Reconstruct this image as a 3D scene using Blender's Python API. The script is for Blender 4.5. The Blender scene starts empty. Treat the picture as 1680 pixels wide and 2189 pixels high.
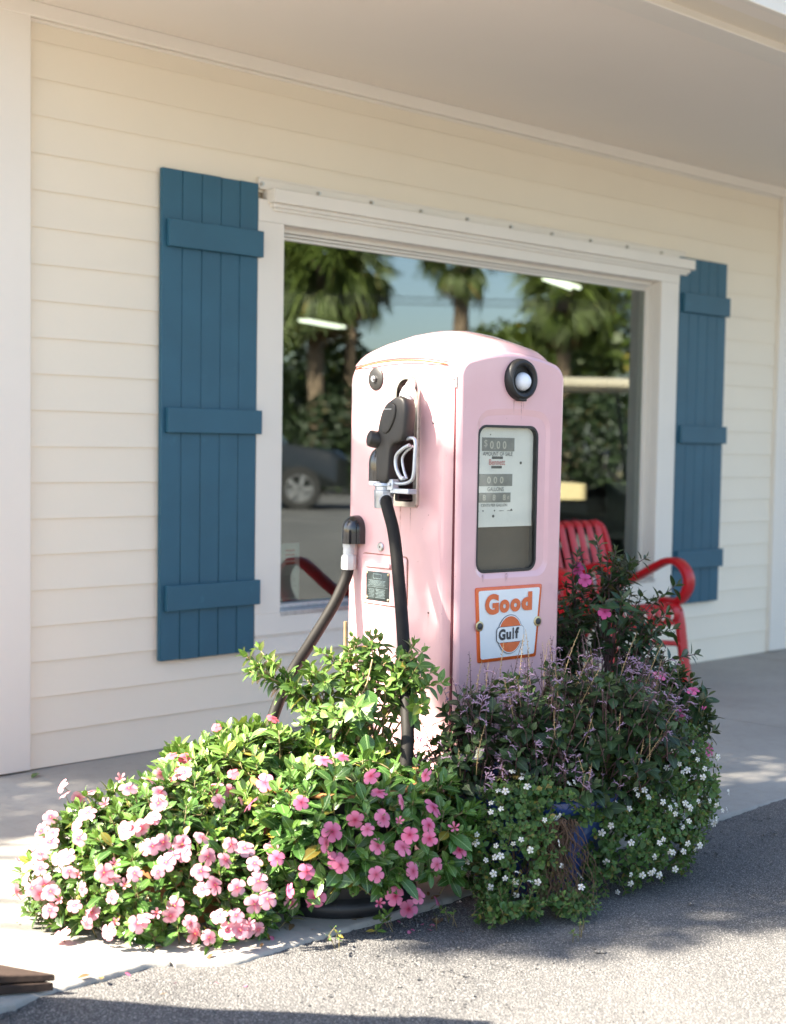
import bpy, bmesh, math, random
import numpy as np
from mathutils import Vector, Matrix
from math import radians, sin, cos, tan, pi, sqrt

random.seed(11)
rng = np.random.default_rng(11)
SC = bpy.context.scene
COL = SC.collection

# ------------------------------------------------------------------ camera
cam_data = bpy.data.cameras.new("camera")
cam = bpy.data.objects.new("camera", cam_data)
COL.objects.link(cam)
CAM_POS = Vector((0.0, -4.5393, 1.16))
_r = Vector((0.71108437, -0.70292567, 0.01595382))
_u = Vector((0.03315666, 0.05618946, 0.99786942))
_d = Vector((0.70232447, 0.70904037, -0.06326211))
cam.matrix_world = Matrix(((_r.x, _u.x, -_d.x, CAM_POS.x), (_r.y, _u.y, -_d.y, CAM_POS.y), (_r.z, _u.z, -_d.z, CAM_POS.z), (0, 0, 0, 1)))
cam_data.sensor_fit = 'VERTICAL'
cam_data.sensor_height = 54.83
cam_data.sensor_width = 42.1
cam_data.lens = 80.0
cam_data.shift_x = -6.0 / 2189.0
cam_data.shift_y = 57.5 / 2189.0
cam_data.clip_start = 0.05
cam_data.clip_end = 3000.0
cam_data.dof.use_dof = True
cam_data.dof.focus_distance = 4.0
cam_data.dof.aperture_fstop = 4.2
SC.camera = cam

# ------------------------------------------------------------------ sky, sun, exposure
SUN_EL, SUN_AZ = radians(42.0), radians(155.0)          # azimuth counter-clockwise from +x
SUN = Vector((cos(SUN_AZ) * cos(SUN_EL), sin(SUN_AZ) * cos(SUN_EL), sin(SUN_EL)))
world = bpy.data.worlds.new("World")
SC.world = world
world.use_nodes = True
wn = world.node_tree
sky = wn.nodes.new("ShaderNodeTexSky")
sky.sky_type = 'NISHITA'
sky.sun_disc = False
sky.sun_elevation = SUN_EL
sky.sun_rotation = pi / 2 - SUN_AZ
sky.air_density = 1.0
sky.dust_density = 1.6
sky.ozone_density = 1.2
bg = wn.nodes["Background"]
bg.inputs[1].default_value = 0.07
wn.links.new(sky.outputs[0], bg.inputs[0])
sun_data = bpy.data.lights.new("sun", 'SUN')
sun_data.energy = 5.0
sun_data.angle = radians(0.53)
sun_data.color = (1.0, 0.90, 0.75)
sun = bpy.data.objects.new("sun", sun_data)
COL.objects.link(sun)
sun.rotation_euler = SUN.to_track_quat('Z', 'Y').to_euler()
SC.view_settings.view_transform = 'Standard'
SC.view_settings.look = 'None'
SC.view_settings.gamma = 1.0
SC.view_settings.exposure = 2.6
SC.view_settings.use_curve_mapping = False
SC.render.engine = 'CYCLES'
SC.cycles.max_bounces = 10
SC.cycles.transparent_max_bounces = 12

# ------------------------------------------------------------------ helpers
def tag(o, label=None, cat=None, group=None, kind=None):
    if label: o["label"] = label
    if cat: o["category"] = cat
    if group: o["group"] = group
    if kind: o["kind"] = kind
    return o

def empty(name, loc=(0, 0, 0), rz=0.0, parent=None):
    o = bpy.data.objects.new(name, None)
    o.location = loc
    o.rotation_euler = (0, 0, rz)
    o.empty_display_size = 0.1
    COL.objects.link(o)
    if parent: o.parent = parent
    return o

def link(name, me, mats, parent=None, loc=None):
    o = bpy.data.objects.new(name, me)
    if mats is not None and len(me.materials) == 0:
        for m in (mats if isinstance(mats, (list, tuple)) else [mats]):
            me.materials.append(m)
    COL.objects.link(o)
    if parent: o.parent = parent
    if loc is not None: o.location = loc
    return o

def sharpen(me, ang=35.0):
    bm = bmesh.new(); bm.from_mesh(me)
    a = radians(ang)
    for f in bm.faces: f.smooth = True
    for e in bm.edges:
        e.smooth = not (len(e.link_faces) != 2 or e.calc_face_angle(0.0) > a)
    bm.to_mesh(me); bm.free()

class MB:
    def __init__(self): self.v = []; self.f = []; self.m = []
    def add(self, vs, fs, mi=0):
        b = len(self.v)
        self.v.extend([tuple(p) for p in vs])
        self.f.extend([tuple(i + b for i in q) for q in fs])
        self.m.extend([mi] * len(fs))
        return self
    def box(self, x0, x1, y0, y1, z0, z1, mi=0, M=None):
        vs = [Vector(p) for p in ((x0,y0,z0),(x1,y0,z0),(x1,y1,z0),(x0,y1,z0),(x0,y0,z1),(x1,y0,z1),(x1,y1,z1),(x0,y1,z1))]
        if M is not None: vs = [M @ p for p in vs]
        return self.add(vs, [(0,3,2,1),(4,5,6,7),(0,1,5,4),(1,2,6,5),(2,3,7,6),(3,0,4,7)], mi)
    def loft(self, loops, caps=(True, True), mi=0, closed=True):
        n = len(loops[0]); vs = [p for L in loops for p in L]; fs = []
        for i in range(len(loops) - 1):
            for j in range(n if closed else n - 1):
                k = (j + 1) % n
                fs.append((i*n+j, i*n+k, (i+1)*n+k, (i+1)*n+j))
        if caps[0]: fs.append(tuple(range(n - 1, -1, -1)))
        if caps[1]: fs.append(tuple((len(loops)-1)*n + j for j in range(n)))
        return self.add(vs, fs, mi)
    def tube(self, path, rad, n=10, mi=0, caps=(True, True), flat=None):
        path = [Vector(p) for p in path]
        if not hasattr(rad, '__len__'): rad = [rad] * len(path)
        loops = []; up = Vector((0.13, 0.31, 0.94)).normalized()
        for i, p in enumerate(path):
            t = (path[min(i+1, len(path)-1)] - path[max(i-1, 0)]).normalized()
            s = t.cross(up)
            if s.length < 1e-3: s = t.cross(Vector((1, 0, 0)))
            s.normalize(); w = s.cross(t).normalized(); up = w
            loops.append([p + (s * cos(2*pi*k/n) + w * sin(2*pi*k/n)) * rad[i] for k in range(n)])
        return self.loft(loops, caps, mi)
    def cyl(self, c, axis, r, h, n=20, mi=0, r2=None):
        axis = Vector(axis).normalized(); c = Vector(c)
        return self.tube([c, c + axis * h], [r, r if r2 is None else r2], n, mi)
    def lathe(self, prof, c=(0, 0, 0), n=40, mi=0, close=False):
        loops = [[(c[0] + r*cos(2*pi*k/n), c[1] + r*sin(2*pi*k/n), c[2] + z) for k in range(n)] for r, z in prof]
        return self.loft(loops, (close, close), mi)
    def mesh(self, name="mesh", ang=35.0, smooth=True):
        me = bpy.data.meshes.new(name)
        me.from_pydata([tuple(p) for p in self.v], [], self.f)
        if any(self.m): me.polygons.foreach_set("material_index", self.m)
        bm = bmesh.new(); bm.from_mesh(me)
        bmesh.ops.recalc_face_normals(bm, faces=bm.faces)
        bm.to_mesh(me); bm.free()
        if smooth: sharpen(me, ang)
        return me
    def build(self, name, mats, parent=None, ang=35.0, smooth=True, bevel=0.0, seg=2):
        o = link(name, self.mesh(name, ang, smooth), mats, parent)
        if bevel:
            md = o.modifiers.new("edge", 'BEVEL'); md.width = bevel; md.segments = seg; md.limit_method = 'ANGLE'; md.angle_limit = radians(40)
            md.harden_normals = False
        return o

def catmull(pts, n=8):
    P = [Vector(p) for p in pts]; P = [P[0] * 2 - P[1]] + P + [P[-1] * 2 - P[-2]]
    out = []
    for i in range(1, len(P) - 2):
        a, b, c, d = P[i-1], P[i], P[i+1], P[i+2]
        for k in range(n):
            t = k / n
            out.append(0.5 * ((2*b) + (c - a)*t + (2*a - 5*b + 4*c - d)*t*t + (3*b - a - 3*c + d)*t**3))
    out.append(P[-2]); return out

def rrect(cx, cz, w, h, r, k=6, arch=0.0, m=6):
    """rounded rectangle as (x, z) points, counter-clockwise, optional arched top"""
    pts = []
    cs = [(cx + w/2 - r, cz + h/2 - r, 0), (cx - w/2 + r, cz + h/2 - r, 90), (cx - w/2 + r, cz - h/2 + r, 180), (cx + w/2 - r, cz - h/2 + r, 270)]
    for i, (x, z, a) in enumerate(cs):
        for j in range(k + 1):
            t = radians(a + 90 * j / k); pts.append([x + r*cos(t), z + r*sin(t)])
        nx = cs[(i + 1) % 4]; t = radians(a + 90)
        x0, z0 = x + r*cos(t), z + r*sin(t); x1, z1 = nx[0] + r*cos(radians(nx[2])), nx[1] + r*sin(radians(nx[2]))
        for j in range(1, m): pts.append([x0 + (x1 - x0)*j/m, z0 + (z1 - z0)*j/m])
    if arch:
        for p in pts:
            if p[1] > cz: p[1] += arch * max(0.0, 1 - ((p[0] - cx)/(w/2))**2) * min(1.0, (p[1] - cz)/(h/2))
    return pts

def boolcut(o, cutters):
    """cut real openings: subtract the meshes in cutters from o and keep the result"""
    tmp = []
    for me in cutters:
        c = bpy.data.objects.new("cutter", me); COL.objects.link(c); tmp.append(c)
        md = o.modifiers.new("b", 'BOOLEAN'); md.operation = 'DIFFERENCE'; md.solver = 'EXACT'; md.object = c
    dg = bpy.context.evaluated_depsgraph_get(); dg.update()
    me = bpy.data.meshes.new_from_object(o.evaluated_get(dg), depsgraph=dg)
    o.modifiers.clear()
    old = o.data; o.data = me
    for c in tmp: bpy.data.objects.remove(c, do_unlink=True)
    bpy.data.meshes.remove(old)
    sharpen(me, 30)
    bm = bmesh.new(); bm.from_mesh(me)
    for f in bm.faces:
        if f.calc_area() > 0.0012:
            f.smooth = False
    bmesh.ops.triangulate(bm, faces=[f for f in bm.faces if len(f.verts) > 4])
    bm.to_mesh(me); bm.free()
    md = o.modifiers.new("wn", 'WEIGHTED_NORMAL'); md.keep_sharp = True; md.weight = 100
    return o

# ------------------------------------------------------------------ materials
def nodes(name):
    m = bpy.data.materials.new(name); m.use_nodes = True
    nt = m.node_tree
    return m, nt, nt.nodes["Principled BSDF"]
def N(nt, t, **kw):
    n = nt.nodes.new(t)
    for k, v in kw.items():
        if k in n.inputs: n.inputs[k].default_value = v
        else: setattr(n, k, v)
    return n
def ramp(nt, fac, stops, interp='LINEAR'):
    r = nt.nodes.new("ShaderNodeValToRGB"); cr = r.color_ramp; cr.interpolation = interp
    while len(cr.elements) < len(stops): cr.elements.new(0.5)
    for e, (p, c) in zip(cr.elements, stops):
        e.position = p; e.color = (c[0], c[1], c[2], 1) if hasattr(c, '__len__') else (c, c, c, 1)
    nt.links.new(fac, r.inputs[0]); return r.outputs[0]
def mixc(nt, fac, a, b, mode='MIX'):
    m = nt.nodes.new("ShaderNodeMix"); m.data_type = 'RGBA'; m.blend_type = mode
    for s, v in ((0, fac), (6, a), (7, b)):
        if isinstance(v, bpy.types.NodeSocket): nt.links.new(v, m.inputs[s])
        else: m.inputs[s].default_value = v if s == 0 else (v[0], v[1], v[2], 1)
    return m.outputs[2]
def math_(nt, op, a, b=0.0, c=0.0):
    m = nt.nodes.new("ShaderNodeMath"); m.operation = op
    for i, v in enumerate((a, b, c)):
        if isinstance(v, bpy.types.NodeSocket): nt.links.new(v, m.inputs[i])
        else: m.inputs[i].default_value = v
    return m.outputs[0]
def noise(nt, scale, detail=4.0, rough=0.55, vec=None, dist=0.0):
    n = N(nt, "ShaderNodeTexNoise", Scale=scale, Detail=detail, Roughness=rough, Distortion=dist)
    if vec is None:
        tc = nt.nodes.new("ShaderNodeTexCoord"); vec = tc.outputs["Object"]
    nt.links.new(vec, n.inputs["Vector"]); return n.outputs["Fac"]
def bump(nt, bs, h, strength=0.3, dist=0.002):
    b = N(nt, "ShaderNodeBump", Strength=strength, Distance=dist)
    nt.links.new(h, b.inputs["Height"]); nt.links.new(b.outputs[0], bs.inputs["Normal"])
def paint(name, col, rough=0.5, var=0.06, vscale=3.0, bscale=0.0, bstr=0.2, metal=0.0, coat=0.0, spec=0.5, dirt=None, world_co=False, bdist=0.001):
    m, nt, bs = nodes(name)
    vec = None
    if world_co:
        g = nt.nodes.new("ShaderNodeNewGeometry"); vec = g.outputs["Position"]
    f = noise(nt, vscale, 6, 0.6, vec)
    lo = [c * (1 - var) for c in col]; hi = [min(1, c * (1 + var)) for c in col]
    c = ramp(nt, f, [(0.3, lo), (0.7, hi)])
    if dirt:
        f2 = noise(nt, dirt[1], 8, 0.7, vec)
        c = mixc(nt, ramp(nt, f2, [(dirt[2], 0.0), (dirt[2] + 0.12, dirt[3])]), c, dirt[0])
    nt.links.new(c, bs.inputs["Base Color"])
    bs.inputs["Roughness"].default_value = rough; bs.inputs["Metallic"].default_value = metal
    bs.inputs["Coat Weight"].default_value = coat; bs.inputs["Specular IOR Level"].default_value = spec
    if bscale: bump(nt, bs, noise(nt, bscale, 5, 0.6, vec), bstr, bdist)
    return m

M = {}
M['siding'] = paint("cream_siding_paint", (0.84, 0.755, 0.605), 0.62, 0.02, 1.2, 60, 0.25, world_co=True)
M['trim'] = paint("white_trim_paint", (0.82, 0.765, 0.67), 0.5, 0.025, 2.0, 40, 0.12, world_co=True, dirt=((0.45, 0.42, 0.36), 9, 0.68, 0.3))
M['soffit'] = paint("soffit_paint", (0.86, 0.79, 0.69), 0.7, 0.02, 0.8, 50, 0.1, world_co=True)
M['dark_gap'] = paint("dark_gap", (0.5, 0.41, 0.29), 0.9)
M['shutter'] = paint("blue_shutter_paint", (0.021, 0.100, 0.155), 0.5, 0.08, 5.0, 70, 0.25, world_co=True, dirt=((0.06, 0.2, 0.28), 14, 0.62, 0.35))
M['steel'] = paint("dull_steel", (0.55, 0.55, 0.56), 0.35, 0.15, 60, 0, metal=1.0)
M['chrome'] = paint("worn_chrome_trim", (0.62, 0.58, 0.52), 0.28, 0.12, 40, 0, metal=1.0, dirt=((0.22, 0.17, 0.1), 70, 0.58, 0.6))
M['alu'] = paint("grey_cast_aluminium", (0.55, 0.58, 0.62), 0.45, 0.15, 60, 160, 0.2, metal=0.75, dirt=((0.2, 0.18, 0.15), 90, 0.6, 0.5))
M['whitefit'] = paint("white_painted_fitting", (0.62, 0.62, 0.61), 0.4, 0.05, 50, 120, 0.2, dirt=((0.4, 0.36, 0.3), 80, 0.62, 0.5))
M['rubber'] = paint("faded_black_rubber", (0.014, 0.0125, 0.011), 0.62, 0.25, 25, 150, 0.25, spec=0.22)
M['guardrubber'] = paint("charcoal_vinyl", (0.026, 0.0225, 0.020), 0.45, 0.2, 30, 220, 0.35)
M['cowl'] = paint("glossy_black_cowl", (0.008, 0.009, 0.012), 0.12, 0.2, 20, 0, coat=0.6)
M['black'] = paint("satin_black", (0.018, 0.017, 0.016), 0.45, 0.2, 40, 120, 0.15)
M['cavity'] = paint("cavity_black", (0.012, 0.011, 0.01), 0.6, 0.3, 30)
M['red'] = paint("red_enamel", (0.50, 0.004, 0.010), 0.42, 0.08, 8, 60, 0.08, coat=0.08, dirt=((0.25, 0.02, 0.02), 30, 0.62, 0.5))
M['bluepot'] = paint("blue_glazed_pot", (0.018, 0.045, 0.16), 0.3, 0.2, 12, 30, 0.2, coat=0.4, dirt=((0.16, 0.2, 0.28), 20, 0.6, 0.5))
M['blackpot'] = paint("black_plastic_pot", (0.014, 0.015, 0.018), 0.45, 0.3, 20, 60, 0.2, dirt=((0.09, 0.075, 0.055), 25, 0.6, 0.5))
M['brownrim'] = paint("terracotta_rim", (0.42, 0.18, 0.07), 0.6, 0.2, 20, 60, 0.3)
M['soil'] = paint("potting_soil", (0.03, 0.02, 0.013), 0.95, 0.4, 60, 90, 0.9, bdist=0.01)
M['stem'] = paint("green_brown_stem", (0.17, 0.14, 0.055), 0.6, 0.3, 40)
M['tanstem'] = paint("tan_stem", (0.34, 0.24, 0.12), 0.6, 0.3, 40)
M['purplestem'] = paint("dark_purple_stem", (0.085, 0.045, 0.045), 0.6, 0.3, 40)
M['root'] = paint("dry_brown_root", (0.085, 0.047, 0.027), 0.85, 0.35, 60)
M['timber'] = paint("weathered_brown_timber", (0.045, 0.026, 0.018), 0.75, 0.35, 9, 40, 0.5, bdist=0.004)
M['bark'] = paint("palm_bark", (0.2, 0.145, 0.095), 0.9, 0.35, 3, 12, 0.8, bdist=0.03)
M['paper'] = paint("paper", (0.78, 0.77, 0.74), 0.7, 0.02, 10)
M['papergrey'] = paint("printed_grey", (0.36, 0.36, 0.38), 0.7)
M['paperred'] = paint("printed_red", (0.6, 0.12, 0.08), 0.7)
M['interior'] = paint("dark_interior_wall", (0.05, 0.055, 0.05), 0.8)
M['partition'] = paint("grey_green_partition", (0.20, 0.24, 0.21), 0.7)
M['enamelwhite'] = paint("white_enamel", (0.80, 0.82, 0.82), 0.22, 0.02, 20, 0, coat=0.4, dirt=((0.5, 0.42, 0.33), 45, 0.68, 0.35))
M['enamelorange'] = paint("orange_enamel", (0.72, 0.125, 0.025), 0.25, 0.1, 30, 0, coat=0.4, dirt=((0.35, 0.06, 0.02), 70, 0.6, 0.5))
M['ink'] = paint("dark_print", (0.045, 0.045, 0.05), 0.5)
M['dialwhite'] = paint("aged_dial_face", (0.78, 0.765, 0.69), 0.5, 0.06, 8, 0, dirt=((0.4, 0.37, 0.3), 18, 0.62, 0.5))
M['dialprint'] = paint("faded_print", (0.12, 0.115, 0.10), 0.6)
M['dialwin'] = paint("faded_counter_window", (0.235, 0.23, 0.20), 0.5, 0.15, 40)
M['dialfig'] = paint("cream_counter_figure", (0.55, 0.52, 0.42), 0.6, 0.1, 90)
M['dialred'] = paint("faded_red_script", (0.55, 0.22, 0.2), 0.6)
M['dialdark'] = paint("dark_brown_panel", (0.075, 0.055, 0.035), 0.55, 0.15, 14)
M['badge'] = paint("tarnished_badge", (0.06, 0.075, 0.075), 0.4, 0.3, 60, 0, metal=0.6)
M['badgeink'] = paint("badge_relief", (0.28, 0.36, 0.37), 0.4, 0.2, 60, 0, metal=0.6)
M['brass'] = paint("brass_rivet", (0.6, 0.5, 0.3), 0.35, 0.15, 60, 0, metal=1.0)
M['ball'] = paint("white_opal_ball", (0.82, 0.83, 0.86), 0.25, 0.01, 10, coat=0.3)
M['seamshade'] = paint('dark_red_seam_shade', (0.09, 0.012, 0.02), 0.8)  # dark red standing in for the shade inside the door seam
M['rustline'] = paint("rust_seam", (0.28, 0.1, 0.04), 0.85, 0.4, 90)
M['carpaint'] = paint("black_car_paint", (0.01, 0.012, 0.012), 0.2, 0.1, 5, coat=0.8)
M['silverpaint'] = paint("silver_car_paint", (0.4, 0.4, 0.4), 0.3, 0.05, 5, metal=0.3, coat=0.6)
M['tyre'] = paint("tyre_rubber", (0.02, 0.02, 0.02), 0.8, 0.2, 20)
M['cartbeige'] = paint("beige_cart_roof", (0.45, 0.4, 0.3), 0.4, 0.05, 5)
M['cartseat'] = paint("cream_vinyl_seat", (0.72, 0.6, 0.33), 0.5, 0.05, 5)
M['darkglass'] = paint("dark_car_glass", (0.01, 0.012, 0.014), 0.08, 0.1, 5, coat=0.5)
M['roofing'] = paint("roof_shingle", (0.16, 0.15, 0.14), 0.9, 0.2, 10)

def pump_paint():
    m, nt, bs = nodes("pink_pump_enamel")
    tc = nt.nodes.new("ShaderNodeTexCoord")
    f = noise(nt, 5, 5, 0.6)
    c = ramp(nt, f, [(0.3, (0.76, 0.44, 0.445)), (0.7, (0.80, 0.49, 0.50))])
    # rust bleeding in thin vertical runs
    mp = N(nt, "ShaderNodeMapping"); mp.inputs["Scale"].default_value = (55, 55, 1.3)
    nt.links.new(tc.outputs["Object"], mp.inputs["Vector"])
    n2 = noise(nt, 1.0, 3, 0.6, mp.outputs[0])
    n3 = noise(nt, 3.2, 3, 0.6)
    k = math_(nt, 'MULTIPLY', ramp(nt, n2, [(0.66, 0.0), (0.74, 1.0)]), ramp(nt, n3, [(0.5, 0.0), (0.62, 0.4)]))
    c = mixc(nt, k, c, (0.62, 0.24, 0.13))
    # faded chalky patches
    n4 = noise(nt, 9, 8, 0.7)
    c = mixc(nt, ramp(nt, n4, [(0.6, 0.0), (0.75, 0.10)]), c, (0.83, 0.6, 0.6))
    # specks of chipped paint
    n5 = noise(nt, 120, 2, 0.5)
    c = mixc(nt, ramp(nt, n5, [(0.76, 0.0), (0.78, 0.8)]), c, (0.2, 0.07, 0.05))
    nt.links.new(c, bs.inputs["Base Color"])
    nt.links.new(ramp(nt, n4, [(0.3, 0.16), (0.8, 0.26)]), bs.inputs["Roughness"])
    bs.inputs["Coat Weight"].default_value = 0.6; bs.inputs["Coat Roughness"].default_value = 0.07
    bump(nt, bs, noise(nt, 7, 2, 0.4), 0.10, 0.004)
    return m
M['pink'] = pump_paint()

def streak_mat():
    m = bpy.data.materials.new("rust_streak"); m.use_nodes = True; nt = m.node_tree; bs = nt.nodes["Principled BSDF"]
    bs.inputs["Base Color"].default_value = (0.42, 0.15, 0.07, 1); bs.inputs["Roughness"].default_value = 0.8
    uv = N(nt, "ShaderNodeUVMap"); uv.uv_map = "uv"; su = N(nt, "ShaderNodeSeparateXYZ"); nt.links.new(uv.outputs[0], su.inputs[0])
    a = math_(nt, 'MULTIPLY', math_(nt, 'SUBTRACT', 1.0, math_(nt, 'ABSOLUTE', math_(nt, 'SUBTRACT', math_(nt, 'MULTIPLY', su.outputs[0], 2.0), 1.0))), math_(nt, 'SUBTRACT', 1.0, su.outputs[1]))
    a = math_(nt, 'MULTIPLY', a, ramp(nt, noise(nt, 90, 4, 0.7), [(0.35, 0.1), (0.65, 0.75)]))
    nt.links.new(a, bs.inputs["Alpha"]); return m
def glass_mat(name, refl, tint=(0.9, 0.95, 0.92), rough=0.0):
    m = bpy.data.materials.new(name); m.use_nodes = True; nt = m.node_tree
    nt.nodes.remove(nt.nodes["Principled BSDF"])
    out = nt.nodes["Material Output"]
    t = N(nt, "ShaderNodeBsdfTransparent"); t.inputs[0].default_value = (*tint, 1)
    g = N(nt, "ShaderNodeBsdfGlossy"); g.inputs["Roughness"].default_value = rough; g.inputs[0].default_value = (0.86, 0.94, 0.93, 1)
    fr = N(nt, "ShaderNodeFresnel"); fr.inputs[0].default_value = 1.52
    ge = N(nt, "ShaderNodeNewGeometry")
    fac = math_(nt, 'ADD', math_(nt, 'MULTIPLY', fr.outputs[0], 1.6), refl)
    fac = math_(nt, 'MULTIPLY', fac, math_(nt, 'SUBTRACT', 1.0, ge.outputs["Backfacing"]))
    mx = N(nt, "ShaderNodeMixShader"); nt.links.new(fac, mx.inputs[0])
    nt.links.new(t.outputs[0], mx.inputs[1]); nt.links.new(g.outputs[0], mx.inputs[2]); nt.links.new(mx.outputs[0], out.inputs[0])
    return m
M['windowglass'] = glass_mat("window_glass", 0.13, (0.62, 0.68, 0.64))
M['dialglass'] = glass_mat("dial_glass", -0.02, (0.97, 0.97, 0.95), 0.03)

def leaf_mat(name, dark, light, young, vein=(0.3, 0.42, 0.12), rough=0.27, trans=0.13, vein_w=0.035):
    """uv = position on the leaf; uv layer 'rnd' = (random, youth)"""
    m, nt, bs = nodes(name)
    uv = N(nt, "ShaderNodeUVMap"); uv.uv_map = "uv"
    rn = N(nt, "ShaderNodeUVMap"); rn.uv_map = "rnd"
    su = N(nt, "ShaderNodeSeparateXYZ"); nt.links.new(uv.outputs[0], su.inputs[0])
    sr = N(nt, "ShaderNodeSeparateXYZ"); nt.links.new(rn.outputs[0], sr.inputs[0])
    oi = N(nt, "ShaderNodeObjectInfo")
    r = math_(nt, 'FRACT', math_(nt, 'ADD', sr.outputs[0], oi.outputs["Random"]))
    c = ramp(nt, r, [(0.0, dark), (0.72, light), (0.955, [min(1, x*1.35) for x in light]), (0.97, [light[1]*1.7, light[1]*1.25, light[2]])])
    c = mixc(nt, sr.outputs[1], c, young)
    # side veins and midrib
    a = math_(nt, 'ABSOLUTE', math_(nt, 'SUBTRACT', su.outputs[0], 0.5))
    v = math_(nt, 'SUBTRACT', su.outputs[1], math_(nt, 'MULTIPLY', a, 0.7))
    sv = math_(nt, 'PINGPONG', math_(nt, 'MULTIPLY', v, 8.0), 0.5)
    svm = math_(nt, 'MULTIPLY', math_(nt, 'LESS_THAN', sv, 0.06), 0.22)
    mid = math_(nt, 'LESS_THAN', a, vein_w)
    c = mixc(nt, svm, c, vein)
    c = mixc(nt, math_(nt, 'MULTIPLY', mid, 0.6), c, vein)
    nt.links.new(c, bs.inputs["Base Color"])
    bs.inputs["Roughness"].default_value = rough
    bs.inputs["Specular IOR Level"].default_value = 0.5
    bump(nt, bs, math_(nt, 'MAXIMUM', mid, svm), 0.4, 0.001)
    tr = N(nt, "ShaderNodeBsdfTranslucent")
    tc_ = mixc(nt, 0.5, c, [min(1, young[0]*1.6), min(1, young[1]*1.5), young[2]])
    nt.links.new(tc_, tr.inputs[0])
    mx = N(nt, "ShaderNodeMixShader"); mx.inputs[0].default_value = trans
    nt.links.new(bs.outputs[0], mx.inputs[1]); nt.links.new(tr.outputs[0], mx.inputs[2])
    nt.links.new(mx.outputs[0], nt.nodes["Material Output"].inputs[0])
    return m
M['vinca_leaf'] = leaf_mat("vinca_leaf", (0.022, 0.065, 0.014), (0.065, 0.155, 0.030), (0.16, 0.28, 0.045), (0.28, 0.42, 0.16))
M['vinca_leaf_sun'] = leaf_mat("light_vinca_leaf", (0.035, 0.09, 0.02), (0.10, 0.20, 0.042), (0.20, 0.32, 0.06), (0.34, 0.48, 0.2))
M['shrub_leaf'] = leaf_mat("young_shrub_leaf", (0.035, 0.09, 0.016), (0.09, 0.18, 0.035), (0.17, 0.29, 0.05), (0.3, 0.42, 0.12), 0.4)
M['sage_leaf'] = leaf_mat("sage_leaf", (0.010, 0.024, 0.010), (0.030, 0.060, 0.020), (0.08, 0.13, 0.035), (0.10, 0.18, 0.07), 0.45, 0.2)
M['dark_leaf'] = leaf_mat("dark_bush_leaf", (0.012, 0.035, 0.014), (0.03, 0.075, 0.025), (0.10, 0.11, 0.03), (0.07, 0.12, 0.04), 0.35, 0.2)
M['bacopa_leaf'] = leaf_mat("bacopa_leaf", (0.025, 0.07, 0.018), (0.065, 0.145, 0.035), (0.17, 0.26, 0.06), (0.1, 0.2, 0.06), 0.5, 0.25)
M['tree_leaf'] = leaf_mat("tree_leaf", (0.035, 0.055, 0.008), (0.085, 0.115, 0.015), (0.12, 0.14, 0.015), (0.1, 0.2, 0.05), 0.5, 0.25)
M['palm_leaf'] = leaf_mat("palm_leaf", (0.035, 0.055, 0.01), (0.085, 0.115, 0.02), (0.16, 0.2, 0.03), (0.1, 0.2, 0.05), 0.5, 0.25)
M['hedge_leaf'] = leaf_mat('hedge_leaf', (0.008, 0.018, 0.006), (0.02, 0.038, 0.01), (0.03, 0.05, 0.012), (0.03, 0.05, 0.012), 0.6, 0.1)
M['dead_leaf'] = leaf_mat("dead_palm_leaf", (0.14, 0.09, 0.04), (0.24, 0.15, 0.07), (0.28, 0.18, 0.08), (0.2, 0.1, 0.05), 0.8, 0.2)

def petal_mat(name, petal, throat, eye, throat_r=0.3, eye_r=0.09, trans=0.35, var=0.1):
    """uv.y = distance from the flower's centre (0..1)"""
    m, nt, bs = nodes(name)
    uv = N(nt, "ShaderNodeUVMap"); uv.uv_map = "uv"
    su = N(nt, "ShaderNodeSeparateXYZ"); nt.links.new(uv.outputs[0], su.inputs[0])
    oi = N(nt, "ShaderNodeObjectInfo")
    c0 = ramp(nt, su.outputs[1], [(0.0, eye), (eye_r, eye), (eye_r + 0.03, throat), (throat_r, [(a+b)/2 for a, b in zip(throat, petal)]), (min(0.98, throat_r + 0.3), petal), (1.0, [min(1, x*1.08) for x in petal])])
    c = mixc(nt, math_(nt, 'MULTIPLY', oi.outputs["Random"], 0.35), c0, mixc(nt, 0.4, c0, (0.80, 0.52, 0.60)))
    nt.links.new(c, bs.inputs["Base Color"]); bs.inputs["Roughness"].default_value = 0.6
    a = math_(nt, 'SINE', math_(nt, 'MULTIPLY', su.outputs[0], 26.0))
    bump(nt, bs, a, 0.15, 0.0006)
    tr = N(nt, "ShaderNodeBsdfTranslucent"); nt.links.new(c, tr.inputs[0])
    mx = N(nt, "ShaderNodeMixShader"); mx.inputs[0].default_value = trans
    nt.links.new(bs.outputs[0], mx.inputs[1]); nt.links.new(tr.outputs[0], mx.inputs[2])
    nt.links.new(mx.outputs[0], nt.nodes["Material Output"].inputs[0])
    return m
M['pale_petal'] = petal_mat("pale_pink_petal", (0.78, 0.40, 0.46), (0.70, 0.03, 0.12), (0.8, 0.55, 0.2), 0.34, 0.07)
M['pink_petal'] = petal_mat("pink_petal", (0.74, 0.20, 0.36), (0.55, 0.02, 0.10), (0.30, 0.01, 0.05), 0.3, 0.09)
M['hot_petal'] = petal_mat("hot_pink_petal", (0.68, 0.09, 0.30), (0.45, 0.01, 0.12), (0.3, 0.01, 0.06), 0.2, 0.07)
M['coral_petal'] = petal_mat("coral_petal", (0.78, 0.12, 0.17), (0.6, 0.02, 0.06), (0.5, 0.02, 0.04), 0.25, 0.07)
M['white_petal'] = petal_mat("white_petal", (0.80, 0.80, 0.74), (0.7, 0.7, 0.55), (0.6, 0.5, 0.08), 0.2, 0.12)
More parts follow.
